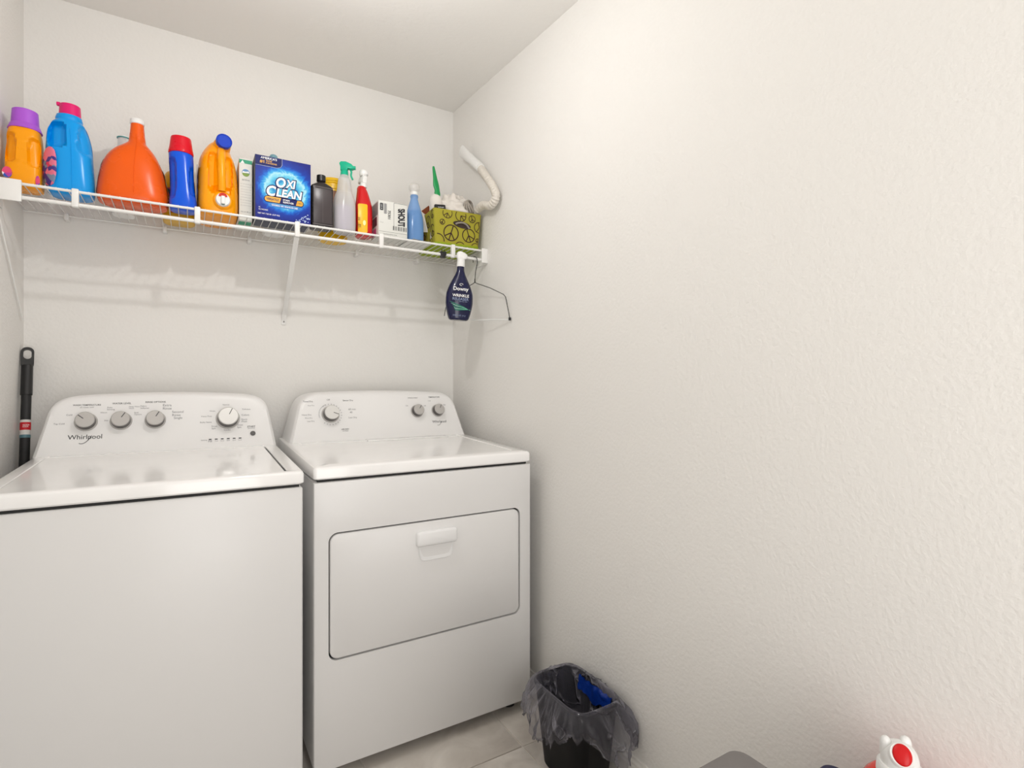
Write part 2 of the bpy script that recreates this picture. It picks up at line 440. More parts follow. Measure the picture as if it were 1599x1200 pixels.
for s, x, z, wd, m in (('WASH TEMPERATURE', -0.279, 1.0855, 0.070, INK), ('all rinses cold', -0.279, 1.0785, 0.034, INKG), ('Tap Cold', -0.344, 1.029, 0.026, INKG), ('Cold', -0.321, 1.056, 0.014, INKG),
                     ('Warm', -0.236, 1.061, 0.017, INKG), ('Hot', -0.228, 1.036, 0.010, INKG), ('WATER LEVEL', -0.190, 1.089, 0.050, INK), ('Auto\nSensing', -0.218, 1.073, 0.020, INKG), ('Deep Water\nWash', -0.156, 1.0755, 0.030, INKG),
                     ('RINSE OPTIONS', -0.0985, 1.092, 0.056, INK), ('Fabric\nSoftener', -0.128, 1.076, 0.024, INKG), ('Extra\nRinse', -0.066, 1.0755, 0.024, INKG), ('Both\nOptions', -0.146, 1.055, 0.020, INKG), ('Second\nRinse', -0.036, 1.053, 0.032, INKG), ('Single', -0.035, 1.037, 0.024, INKG),
                     ('Normal', 0.108, 1.079, 0.020, INKG), ('Whites', 0.066, 1.058, 0.018, INKG), ('Heavy Duty', 0.048, 1.040, 0.032, INKG), ('Bulky Items', 0.046, 1.020, 0.034, INKG), ('Rinse\nSpin', 0.071, 1.002, 0.016, INKG), ('Delicates', 0.172, 1.062, 0.026, INKG), ('Colors', 0.168, 1.042, 0.024, INKG), ('Quick\nWash', 0.164, 1.023, 0.020, INKG), ('Drain\nSpin', 0.150, 1.003, 0.018, INKG), ('Cycles', 0.110, 0.992, 0.020, INKG),
                     ('START', 0.186, 1.001, 0.026, INK), ('pause/stop', 0.186, 0.995, 0.022, INKG), ('Sensing', 0.040, 0.961, 0.018, INKG)):
    lab(wash, wfy, wl, s, x, z, wd, m)
for k in range(6):
    x = 0.058+0.0182*k
    ol = [(x-0.0042, -0.0016), (x+0.0042, -0.0016), (x+0.0042, 0.0016), (x-0.0042, 0.0016)]
    prism('status_light', ol, 0.0008, INK, wash, frontM(0, wfy(0.963)-0.0001, 0.963, wl))
    lab(wash, wfy, wl, ('Fill', 'Wash', 'Rinse', 'Spin', 'Done', 'Lock')[k], x, 0.957, 0.010)
logo(wash, -0.279, 0.986, wfy, wl, 0.084)
for x in (WX0+0.05, WX1-0.05):
    for y in (WYF+0.05, 2.22):
        cyl('foot', 0, 0.03, 0.022, 0.018, BLACKM, wash, 16, (x, y))

dry = thing('dryer', 'white clothes dryer with a pull-down front door, right of the washing machine', 'dryer', (0, 0, 0))
# cabinet with a front panel that leaves the door opening
box('cabinet', (DX0+0.003, DYF+0.016, 0.040), (DX1-0.003, 2.30, 0.872), ENAMEL_SHADE, dry, 0.006, 3)
def front_panel(x0, x1, z0, z1, ix0, ix1, iz0, iz1, r, y0, y1, parent):
    cx, cz = (ix0+ix1)/2, (iz0+iz1)/2
    inner = rrect(ix0, iz0, ix1, iz1, r, 8)
    angs = [(math.atan2(p[1]-cz, p[0]-cx), p) for p in inner]
    def ray_outer(a):
        c, s = math.cos(a), math.sin(a); t = 1e9
        if c > 1e-9: t = min(t, (x1-cx)/c)
        if c < -1e-9: t = min(t, (x0-cx)/c)
        if s > 1e-9: t = min(t, (z1-cz)/s)
        if s < -1e-9: t = min(t, (z0-cz)/s)
        return (cx+c*t, cz+s*t)
    def ray_inner(a):
        c, s = math.cos(a), math.sin(a); lo, hi = 0, 2
        for _ in range(40):
            t = (lo+hi)/2; X, Z = abs(c*t), abs(s*t); hx, hz = (ix1-ix0)/2, (iz1-iz0)/2
            inside = X < hx and Z < hz and not (X > hx-r and Z > hz-r and (X-hx+r)**2+(Z-hz+r)**2 > r*r)
            if inside: lo = t
            else: hi = t
        return (cx+c*lo, cz+s*lo)
    A = sorted([a for a, p in angs]+[math.atan2(z-cz, x-cx) for x in (x0, x1) for z in (z0, z1)])
    A = [a for i, a in enumerate(A) if i == 0 or a-A[i-1] > 1e-4]
    n = len(A); O = [ray_outer(a) for a in A]; I = [ray_inner(a) for a in A]
    def sc(P, d): return [(p[0]+(d if p[0] < cx else -d)*(1 if abs(abs(p[0]-(x0+x1)/2)-(x1-x0)/2) < 1e-4 else 0), p[1]+(d if p[1] < cz else -d)*(1 if abs(p[1]-z0) < 1e-4 or abs(p[1]-z1) < 1e-4 else 0)) for p in P]
    rings = [(O, y1), (O, y0+0.006), (sc(O, 0.0018), y0+0.0018), (sc(O, 0.006), y0), (I, y0), (I, y1)]
    V = []; F = []
    for o, y in rings: V += [(p[0], y, p[1]) for p in o]
    for i in range(len(rings)-1):
        for k in range(n): F.append((i*n+k, i*n+(k+1) % n, (i+1)*n+(k+1) % n, (i+1)*n+k))
    return mesh_obj('front_panel', V, F, ENAMEL_SHADE, parent, True)
front_panel(DX0, DX1, 0.040, 0.870, 0.340, 0.987, 0.352, 0.722, 0.026, DYF, DYF+0.017, dry)
box('door_seal', (0.33, DYF+0.0125, 0.34), (0.997, DYF+0.0165, 0.735), DARKGAP, dry)
door = prism('door', rrect(0.3442, 0.3562, 0.9828, 0.7172, 0.024, 8), 0.014, ENAMEL_SHADE, dry, frontM(0, DYF+0.0135, 0), bev=0.004)
hm = mat('handle_white', srgb(240, 240, 240), 0.18, coat=0.4)
hd = prism('handle', rrect(0.603, 0.643, 0.741, 0.690, 0.010, 6), 0.017, hm, door, frontM(0, DYF+0.0005, 0), bev=0.007)
# bowl below the pull: shallow scoop
V = []; F = []; nx, nz = 20, 12
for j in range(nz+1):
    for i in range(nx+1):
        u, v = i/nx*2-1, j/nz
        hw = 0.059*(1-0.16*(1-v)**2); e = max(0, 1-abs(u)**5)*min(1, v*4)*1.0
        V.append((0.672+u*hw, DYF-0.0022+0.0062*min(1, e)*(0.25+0.75*v), 0.597+0.05*v))
for j in range(nz):
    for i in range(nx): a = j*(nx+1)+i; F.append((a, a+1, a+nx+2, a+nx+1))
bw = mesh_obj('finger_bowl', V, F, hm, door, True)
rim = [Vector((0.672+0.058*sx, DYF-0.0016, z)) for sx, z in [(-1, 0.645), (-0.985, 0.625), (-0.93, 0.607), (-0.8, 0.598), (-0.5, 0.596), (0, 0.596), (0.5, 0.596), (0.8, 0.598), (0.93, 0.607), (0.985, 0.625), (1, 0.645)]]
tube('bowl_rim', spline(rim, 4), 0.0018, hm, door, 6)
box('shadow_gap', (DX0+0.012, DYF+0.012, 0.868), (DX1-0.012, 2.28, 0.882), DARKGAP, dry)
deck('top_panel', DX0, DX1, DYF, 2.300, 0.878, 0.914, DX0+0.045, DX1-0.045, DYF+0.05, 2.075, 0.0022, dry)
box('lint_filter_cover', (0.590, 2.055, 0.9118), (0.930, 2.100, 0.9156), ENAMEL_LIT, dry, 0.001, shear=rise(DYF))
dc, dl, dfy = console(dry, 0.312, 1.030, 0.360, 0.992, 0.932, 1.1240, 2.100, 2.170, 2.300, 0.010, 0.060)
knob(dry, 0.466, 1.034, dfy, dl, 0.0300, -1.95, 0.032, True)
for x, a in ((0.820, -0.6), (0.913, -0.45)): knob(dry, x, 1.037, dfy, dl, 0.0245, a)
# ring and tick marks round the dial
Mk = frontM(0.466, dfy(1.034)-0.0003, 1.034, dl)
tube('dial_ring', [Mk @ Vector((0.043*math.cos(a), 0.043*math.sin(a), 0)) for a in [PI*0.62+0.1*k for k in range(16)]], 0.0006, INKG, dry, 4)
for k in range(18):
    a = -2.2+k*0.26; c, s = math.cos(a), math.sin(a)
    prism('dial_tick', [(0.040*c-0.0008*s, 0.040*s+0.0008*c), (0.040*c+0.0008*s, 0.040*s-0.0008*c), (0.0435*c+0.0008*s, 0.0435*s-0.0008*c), (0.0435*c-0.0008*s, 0.0435*s+0.0008*c)], 0.0003, INKG, dry, Mk)
for s, x, z, wd, m in (('Timed Dry', 0.386, 1.084, 0.036, INK), ('Auto Dry', 0.396, 1.069, 0.024, INKG), ('Heavy Dry', 0.378, 1.034, 0.034, INKG), ('More Dry', 0.385, 1.022, 0.026, INKG), ('Less Dry', 0.392, 1.010, 0.026, INKG), ('Sensor Dry', 0.537, 1.086, 0.040, INK), ('60 min', 0.550, 1.052, 0.028, INKG), ('40', 0.545, 1.040, 0.010, INKG), ('Less Dry', 0.550, 1.019, 0.032, INKG), ('Off', 0.462, 1.090, 0.012, INKG),
                     ('AIR DRY', 0.517, 0.976, 0.030, INK), ('no heat', 0.517, 0.970, 0.022, INKG), ('WRINKLE SHIELD', 0.808, 1.093, 0.044, INK), ('On', 0.778, 1.061, 0.010, INKG), ('Off', 0.858, 1.059, 0.010, INKG), ('TEMPERATURE', 0.905, 1.095, 0.052, INK), ('Low', 0.882, 1.080, 0.012, INKG), ('High', 0.948, 1.061, 0.012, INKG)):
    lab(dry, dfy, dl, s, x, z, wd, m)
logo(dry, 0.914, 0.990, dfy, dl, 0.064)
for x in (DX0+0.05, DX1-0.05):
    for y in (DYF+0.07, 2.22):
        cyl('foot', 0, 0.042, 0.022, 0.018, BLACKM, dry, 16, (x, y))

# ================================================================ wire shelf
SY0, SY1, SZ = 2.028, 2.345, 1.7275
shelf = thing('wire_shelf', 'white ventilated wire shelf with hanging rod, fixed to the back wall above both machines', 'shelf', (0, 0, 0))
xa, xb = XL+0.006, XR-0.006
tube('front_rail', [(xa, SY0, SZ-0.004), (xb, SY0, SZ-0.004)], 0.0042, WIREW, shelf, 10)
tube('hanging_rod', [(xa, SY0-0.002, 1.684), (xb, SY0-0.002, 1.684)], 0.0058, WIREW, shelf, 12)
for y in (2.185, 2.335):
    tube('long_rail', [(xa, y, SZ-0.0045), (xb, y, SZ-0.0045)], 0.0027, WIREW, shelf, 8)
V, F = tube_data([(0, SY0-0.003, SZ-0.002), (0, SY0+0.003, SZ+0.001), (0, SY1, SZ+0.001)], 0.0014, 6)
w0 = mesh_obj('wire', V, F, WIREW, shelf, True); w0.location.x = -0.4635
for k in range(1, 62):
    o = w0.copy(); COL.objects.link(o); o.parent = shelf; o.location.x = -0.4635+0.0253*k
for k, x in enumerate((-0.292, 0.020, 0.3265, 0.631, 0.934)):
    bm = bmesh.new()
    c = box('rod_clip', (x-0.0085, SY0-0.0105, 1.676), (x+0.0085, SY0+0.006, SZ+0.003), WIREW, shelf, 0.003)
for x in (-0.36, -0.08, 0.20, 0.62, 0.90):
    c = box('wall_clip', (x-0.007, 2.328, SZ-0.018), (x+0.007, YB, SZ+0.004), WIREW, shelf, 0.003)
# end brackets: plates on the side walls with a flange facing the room
for s, xw in ((1, XL), (-1, XR)):
    wdt = 0.066 if s > 0 else 0.028
    br = box('end_bracket', (min(xw, xw+s*wdt), SY0-0.013, 1.670), (max(xw, xw+s*wdt), SY0-0.005, SZ+0.004), WIREW, shelf, 0.002)
    box('bracket_flange', (min(xw, xw+s*0.004), SY0-0.009, 1.668), (max(xw, xw+s*0.004), SY0+0.09, SZ+0.002), WIREW, br, 0.001)
    tube('bracket_screw', [(xw, SY0+0.03, 1.69), (xw+s*0.007, SY0+0.03, 1.69)], 0.004, WIREW, br, 10)
# diagonal brace
bx = 0.3265
V = []; a = Vector((bx, SY0+0.002, 1.690)); b = Vector((bx+0.003, YB-0.004, 1.432)); d = (b-a).normalized(); nn = Vector((1, 0, 0)); up = d.cross(nn)
V = []; F = []
for p in (a, a.lerp(b, 0.97), b+Vector((0, 0.002, -0.012))):
    for u, v in ((-0.0085, 0), (-0.0085, -0.006), (0, -0.0075), (0.0085, -0.006), (0.0085, 0), (0, -0.002)):
        V.append(p+nn*u-up*v)
for i in range(2):
    for k in range(6): F.append((i*6+k, i*6+(k+1) % 6, (i+1)*6+(k+1) % 6, (i+1)*6+k))
F.append(tuple(range(6))); F.append(tuple(range(12, 18)))
br = mesh_obj('brace', V, F, WIREW, shelf)
box('brace_foot', (bx-0.006, YB-0.004, 1.395), (bx+0.012, YB, 1.445), WIREW, br, 0.0015)
tube('screw', [(bx+0.003, YB-0.003, 1.408), (bx+0.003, YB-0.0065, 1.408)], 0.0035, mat('screw_grey', srgb(120, 118, 115), 0.3, metal=0.9), br, 10)
# end support braces on the left wall
for dy in (0.0, ):
    tube('end_brace', [(XL+0.006, SY0+0.01, 1.672), (XL+0.006, 2.33, 1.36)], 0.0024, WIREW, shelf, 8)
DZ = SZ+0.0026

# ================================================================ things on the shelf
def grip(m): return m
# 1 orange bottle, purple cap
def decal(parent, name, cx, cz, rx, rz, y, m, nseg=24, yaw=0, x0=0):
    ol = [(rx*math.cos(2*PI*k/nseg), rz*math.sin(2*PI*k/nseg)) for k in range(nseg)]
    return prism(name, ol, 0.0008, m, parent, Matrix.Translation((x0, 0, 0)) @ frontM(cx, y, cz, 0, yaw))
def mottled(name, cols, scale=40, rough=0.4):
    m = mat(name, cols[0], rough); nt = m.node_tree; b = nt.nodes['Principled BSDF']
    tc = nt.nodes.new('ShaderNodeTexCoord'); nz = nt.nodes.new('ShaderNodeTexVoronoi'); nz.inputs['Scale'].default_value = scale
    r = nt.nodes.new('ShaderNodeValToRGB'); r.color_ramp.interpolation = 'CONSTANT'
    while len(r.color_ramp.elements) < len(cols): r.color_ramp.elements.new(0.5)
    for i, c in enumerate(cols): r.color_ramp.elements[i].position = i/len(cols); r.color_ramp.elements[i].color = (*c, 1)
    nt.links.new(tc.outputs['Object'], nz.inputs['Vector']); nt.links.new(nz.outputs['Color'], r.inputs['Fac']); nt.links.new(r.outputs['Color'], b.inputs['Base Color'])
    return m
t = thing('detergent_bottle', 'orange softener bottle with a purple cap, leftmost on the wire shelf', 'bottle', (-0.4225, 2.118, DZ))
loft('body', [(0, 0.034, 0.036, 0, 0, 4), (0.004, 0.040, 0.042, 0, 0, 4), (0.06, 0.0415, 0.044, 0, 0, 4), (0.13, 0.0395, 0.042, 0, 0, 3.5), (0.160, 0.038, 0.040, 0, 0, 3), (0.174, 0.036, 0.037, 0, 0, 2.6), (0.180, 0.034, 0.034, 0, 0, 2.2)],
     YEL, t, 64, 10, dents=((-0.027, 0.112, 0.013, 0.045, 0.014, 'f'), (0.027, 0.105, 0.013, 0.045, 0.014, 'f')))
PURP = mat('purple_cap', srgb(178, 92, 216), 0.35)
c = cyl('cap', 0.178, 0.236, 0.0335, 0.0300, PURP, t, 48, ribs=0)
cyl('cap_skirt', 0.176, 0.194, 0.0400, 0.0345, PURP, c, 48)
FLOR = mottled('floral_label', [srgb(60, 40, 130), srgb(230, 70, 120), srgb(40, 90, 190), srgb(190, 60, 160), srgb(250, 235, 240)], 60)
decal(t, 'label', -0.031, 0.035, 0.011, 0.016, -0.0435, FLOR)
decal(t, 'label', 0.036, 0.022, 0.005, 0.016, -0.0405, FLOR)

# 2 blue bottle, pink cap
BLU = mat('sky_blue_plastic', srgb(0, 156, 238), 0.24)
t = thing('detergent_bottle', 'bright blue softener bottle with a pink cap, second from the left on the shelf', 'bottle', (-0.3190, 2.125, DZ))
body = loft('body', [(0, 0.046, 0.040, 0.004, 0, 3.4), (0.005, 0.055, 0.046, 0.004, 0, 3.4), (0.05, 0.0585, 0.049, 0.002, 0, 3), (0.11, 0.0570, 0.048, 0.0, 0, 2.8), (0.160, 0.0550, 0.045, -0.001, 0, 2.6), (0.195, 0.050, 0.040, -0.003, 0, 2.5), (0.222, 0.040, 0.034, -0.003, 0, 2.3), (0.232, 0.033, 0.030, -0.002, 0, 2), (0.238, 0.0335, 0.031, -0.002, 0, 2), (0.248, 0.031, 0.029, -0.002, 0, 2)],
     BLU, t, 64, 8, dents=((-0.028, 0.178, 0.022, 0.042, 0.022, 'f'), (0.042, 0.175, 0.018, 0.048, 0.012, 'f')))
c = cyl('cap', 0.246, 0.283, 0.0275, 0.0255, mat('pink_cap', srgb(226, 24, 112), 0.35), t, 48)
box('cap_tab', (-0.0325, -0.006, 0.277), (-0.022, 0.004, 0.288), MATS['pink_cap'], c, 0.002)
PINKL = mottled('berry_label', [srgb(216, 50, 100), srgb(120, 140, 170), srgb(235, 120, 150), srgb(60, 50, 140), srgb(200, 40, 60)], 70)
lb = loft('label', [(-0.060, 0.004, 0.002, 0, 0, 2), (-0.054, 0.016, 0.004, 0, 0, 2), (-0.035, 0.024, 0.006, 0, 0, 2), (0, 0.027, 0.007, 0, 0, 2), (0.035, 0.023, 0.006, 0, 0, 2), (0.052, 0.014, 0.004, 0, 0, 2), (0.057, 0.004, 0.002, 0, 0, 2)], PINKL, t, 24, 3)
lb.location = (-0.0425, -0.0375, 0.077); lb.rotation_euler = (0, 0, -0.80)
tube('mould_seam', [(0.012, -0.0475, 0.01), (0.011, -0.0497, 0.06), (0.010, -0.0487, 0.12), (0.008, -0.0450, 0.165), (0.005, -0.040, 0.20)], 0.0008, BLU, t, 6)

# 3 big orange jug
ORG = mat('orange_plastic', srgb(238, 92, 0), 0.27)
t = thing('detergent_jug', 'large orange-red detergent jug with a tall narrow neck and white cap', 'jug', (-0.158, 2.132, DZ))
loft('body', [(0, 0.078, 0.050, 0, 0, 3), (0.006, 0.092, 0.060, 0, 0, 3), (0.03, 0.0960, 0.064, 0, 0, 2.8), (0.08, 0.0900, 0.062, -0.001, 0, 2.6), (0.12, 0.0825, 0.058, -0.001, 0, 2.5), (0.155, 0.069, 0.050, 0.0, 0, 2.4), (0.180, 0.0530, 0.040, 0.003, 0, 2.2), (0.196, 0.0370, 0.031, 0.007, 0, 2.1), (0.208, 0.0255, 0.025, 0.009, 0, 2), (0.22, 0.0225, 0.022, 0.0095, 0, 2), (0.272, 0.0175, 0.018, 0.0095, 0, 2)], ORG, t, 64, 8)
cyl('cap', 0.270, 0.287, 0.0205, 0.0195, WHITEP, t, 36, (0.0095, 0), 0.002, ribs=1)
tube('mould_seam', [(0.004, -0.0648, 0.03), (0.004, -0.0628, 0.08), (0.005, -0.0585, 0.12), (0.007, -0.0505, 0.155), (0.008, -0.041, 0.18), (0.009, -0.026, 0.206), (0.009, -0.0222, 0.23)], 0.0009, ORG, t, 6)
TL = mottled('splash_label', [srgb(245, 245, 240), srgb(30, 40, 110), srgb(230, 60, 30), srgb(240, 190, 30), srgb(20, 20, 60), srgb(250, 250, 250)], 75)
for sg in (-1, 1):
    V = []; F = []
    for j in range(13):
        z = 0.03+0.105*j/12
        for z0, z1, a0, a1, b0, b1 in ((0.03, 0.08, 0.0960, 0.0900, 0.064, 0.062), (0.08, 0.12, 0.0900, 0.0825, 0.062, 0.058), (0.12, 0.156, 0.0825, 0.0690, 0.058, 0.050)):
            if z0-1e-9 <= z <= z1: u = (z-z0)/(z1-z0); rx = a0+(a1-a0)*u+0.0018; ry = b0+(b1-b0)*u+0.001
        for i in range(5):
            a = -0.22+0.80*i/4; n_ = 2.7
            V.append((sg*(abs(math.cos(a))**(2/n_)*rx), math.copysign(abs(math.sin(a))**(2/n_)*ry, math.sin(a)), z))
    for j in range(12):
        for i in range(4): q = j*5+i; F.append((q, q+1, q+6, q+5))
    mesh_obj('label', V, F, TL, t, True)

# small bottle top behind the jug
t = thing('spray_bottle', 'white bottle with a teal-rimmed round top, almost hidden behind the large orange-red jug', 'bottle', (-0.196, 2.268, DZ))
loft('body', [(0, 0.03, 0.03), (0.005, 0.034, 0.034), (0.15, 0.034, 0.034), (0.2, 0.018, 0.018), (0.235, 0.014, 0.014)], WHITEP, t, 32, 5)
cyl('cap', 0.235, 0.262, 0.0185, 0.0175, WHITEP, t, 28)
tube('cap_ring', [(0.0185*math.cos(a*PI/12), 0.0185*math.sin(a*PI/12), 0.268) for a in range(24)], 0.0022, mat('teal_ring', srgb(90, 170, 170), 0.3), t, 6, True)
loft('cap_top', [(0.262, 0.0175, 0.0175, 0, 0, 2), (0.270, 0.016, 0.016, 0, 0, 2), (0.277, 0.009, 0.009, 0, 0, 2), (0.279, 0.003, 0.003, 0, 0, 2)], WHITEP, t, 24, 3)

# yellow jug behind
YB2 = mat('ochre_plastic', srgb(226, 176, 20), 0.35)
t = thing('detergent_jug', 'yellow bottle with a red and black label, standing behind the red-capped blue bottle', 'bottle', (-0.034, 2.262, DZ))
loft('body', [(0, 0.044, 0.052, 0, 0, 4), (0.005, 0.050, 0.058, 0, 0, 4), (0.12, 0.050, 0.058, 0, 0, 4), (0.165, 0.042, 0.048, 0, 0, 3), (0.185, 0.022, 0.024, 0, 0, 2), (0.195, 0.018, 0.018, 0, 0, 2)], YB2, t, 40, 5)
cyl('cap', 0.195, 0.215, 0.02, 0.019, YB2, t, 28)
box('label', (-0.046, -0.0596, 0.02), (0.030, -0.0578, 0.105), mottled('dark_label', [srgb(200, 50, 30), srgb(30, 20, 30), srgb(240, 190, 60), srgb(220, 60, 40)], 60), t, 0.0003)

# 5 blue bottle with red cap
DB = mat('royal_blue_plastic', srgb(0, 86, 220), 0.22)
t = thing('detergent_bottle', 'slim royal blue bottle with a red cap, between the orange-red jug and the golden jug', 'bottle', (-0.0235, 2.104, DZ))
loft('body', [(0, 0.034, 0.034, 0.004, 0, 3.2), (0.005, 0.0395, 0.040, 0.004, 0, 3.2), (0.03, 0.0395, 0.041, 0.003, 0, 3), (0.08, 0.0350, 0.039, 0.001, 0, 2.8), (0.13, 0.0345, 0.038, -0.001, 0, 2.6), (0.165, 0.0355, 0.037, -0.002, 0, 2.4), (0.186, 0.0355, 0.036, -0.003, 0, 2.1), (0.190, 0.033, 0.033, -0.003, 0, 2)], DB, t, 64, 8,
     dents=((-0.030, 0.10, 0.014, 0.070, 0.016, 'f'), (0.032, 0.098, 0.012, 0.052, 0.014, 'f')))
loft('cap', [(0.189, 0.0355, 0.0355, -0.003, 0, 2), (0.192, 0.0365, 0.0365, -0.003, 0, 2), (0.198, 0.0362, 0.0362, -0.003, 0, 2), (0.212, 0.0335, 0.0335, -0.003, 0, 2), (0.240, 0.0300, 0.0300, -0.003, 0, 2), (0.244, 0.0290, 0.0290, -0.003, 0, 2)], mat('red_cap', srgb(216, 6, 34), 0.28), t, 40, 5)

# 6 golden dispenser jug
t = thing('dispenser_jug', 'big golden yellow detergent jug with blue spout cap and white push-button tap', 'jug', (0.0830, 2.172, DZ))
loft('body', [(0, 0.050, 0.090, 0, 0, 4), (0.006, 0.0590, 0.100, 0, 0, 4), (0.04, 0.0630, 0.104, 0, 0, 4), (0.10, 0.0625, 0.103, 0, 0, 3.6), (0.16, 0.0600, 0.100, -0.001, 0, 3.4), (0.200, 0.0550, 0.090, -0.002, 0, 3), (0.225, 0.0470, 0.078, -0.002, 0, 2.6), (0.250, 0.0360, 0.060, 0.000, -0.004, 2.2), (0.266, 0.025, 0.040, 0.002, -0.01, 2), (0.270, 0.016, 0.025, 0.002, -0.01, 2)],
     YEL, t, 80, 9, dents=((-0.017, 0.145, 0.015, 0.075, 0.018, 'f'), (0.030, 0.148, 0.0125, 0.062, 0.016, 'f'), (0.008, 0.082, 0.030, 0.016, 0.012, 'f')))
# spout pointing up and forward with blue cap
sp = Matrix.Translation((0.012, -0.055, 0.252)) @ Matrix.Rotation(math.radians(8), 4, 'Z') @ Matrix.Rotation(math.radians(82), 4, 'X')
n = cyl('spout', -0.03, 0.026, 0.030, 0.0240, YEL, t, 36); n.matrix_local = sp
c = cyl('cap', 0.022, 0.038, 0.0250, 0.0245, mat('blue_cap', srgb(10, 62, 190), 0.3), n, 40, ribs=1)
tube('cap_rim', [(0.0225*math.cos(a*PI/16), 0.0225*math.sin(a*PI/16), 0.038) for a in range(32)], 0.0022, MATS['blue_cap'], c, 8, True)
tube('handle', spline([(0.009, -0.075, 0.228), (0.008, -0.099, 0.195), (0.009, -0.1035, 0.14), (0.010, -0.101, 0.095), (0.010, -0.098, 0.082)], 8), 0.0125, YEL, t, 20)
# tap
Mt = frontM(0.012, -0.1025, 0.047)
n = cyl('tap_collar', -0.004, 0.006, 0.033, 0.028, YEL, t, 40, bev=0.002); n.matrix_local = Mt
n2 = cyl('tap', 0.004, 0.018, 0.0225, 0.0215, WHITEP, t, 36, bev=0.002); n2.matrix_local = Mt
box('tap_lever', (-0.006, -0.017, 0.017), (0.006, 0.010, 0.028), WHITEP, n2, 0.003)
o = prism('tap_valve', [(0.013*math.cos(PI*k/10), 0.013*math.sin(PI*k/10)) for k in range(11)], 0.004, mat('red_valve', srgb(200, 40, 20), 0.3), n2, Matrix.Translation((0, 0.009, 0.0165)))
o = prism('tap_mark', [(0.006*math.cos(2*PI*k/12), 0.003*math.sin(2*PI*k/12)) for k in range(12)], 0.002, mat('teal_mark', srgb(60, 120, 120), 0.3), n2, Matrix.Translation((0, -0.0165, 0.0175)))
box('label', (-0.0634, -0.075, 0.05), (-0.0622, 0.05, 0.165), mottled('navy_label', [srgb(30, 40, 110), srgb(20, 25, 80), srgb(70, 90, 160)], 50), t, 0.0004)

# 7 white carton, green stripe
CARD = mat('white_card', srgb(226, 226, 220), 0.6)
GRN = mat('green_print', srgb(10, 150, 110), 0.5)
t = thing('carton', 'narrow white carton with green stripes and round landscape badge, left of the blue stain-remover box', 'carton', (0.168, 2.100, DZ))
box('box', (-0.021, 0, 0), (0.0205, 0.150, 0.217), CARD, t, 0.001)
M0 = frontM(0, -0.0002, 0)
prism('top_stripe', [(-0.021, 0.200), (0.0205, 0.200), (0.0205, 0.213), (-0.021, 0.213)], 0.0003, GRN, t, M0)
prism('stripe_notch', [(-0.017, 0.2), (-0.004, 0.2), (-0.0105, 0.211)], 0.0005, WHITEK, t, M0)
o = prism('badge', [(0.0125*math.cos(2*PI*k/28), 0.168+0.0125*math.sin(2*PI*k/28)) for k in range(28)], 0.0003, mat('badge_sky', srgb(90, 140, 190), 0.5), t, M0)
prism('badge_hill', [(0.012*math.cos(PI+PI*k/14), 0.1665+0.012*math.sin(PI+PI*k/14)) for k in range(15)], 0.0005, mat('badge_green', srgb(120, 150, 50), 0.5), o, M0)
prism('badge_cloud', [(-0.011, 0.166), (0.011, 0.168), (0.009, 0.174), (-0.002, 0.171), (-0.010, 0.173)], 0.0006, WHITEK, o, M0)
text('active', 0.024, INKG, t, frontM(0.0, -0.0003, 0.143))
for k in range(9): text(random.choice(('concentrated powder', 'plant based enzymes', 'for all machines', 'cold and warm wash')), 0.034, mat('soft_ink', srgb(170, 172, 170), 0.6), t, frontM(0, -0.0003, 0.128-0.0095*k))
text('net wt 48 oz', 0.032, INKG, t, frontM(0, -0.0003, 0.030))
prism('underside_stripe', [(-0.020, 0.02), (0.020, 0.02), (0.020, 0.065), (-0.020, 0.065)], 0.0004, GRN, t, Matrix.Rotation(PI, 4, 'X') @ Matrix.Scale(-1, 4, (0, 1, 0)))

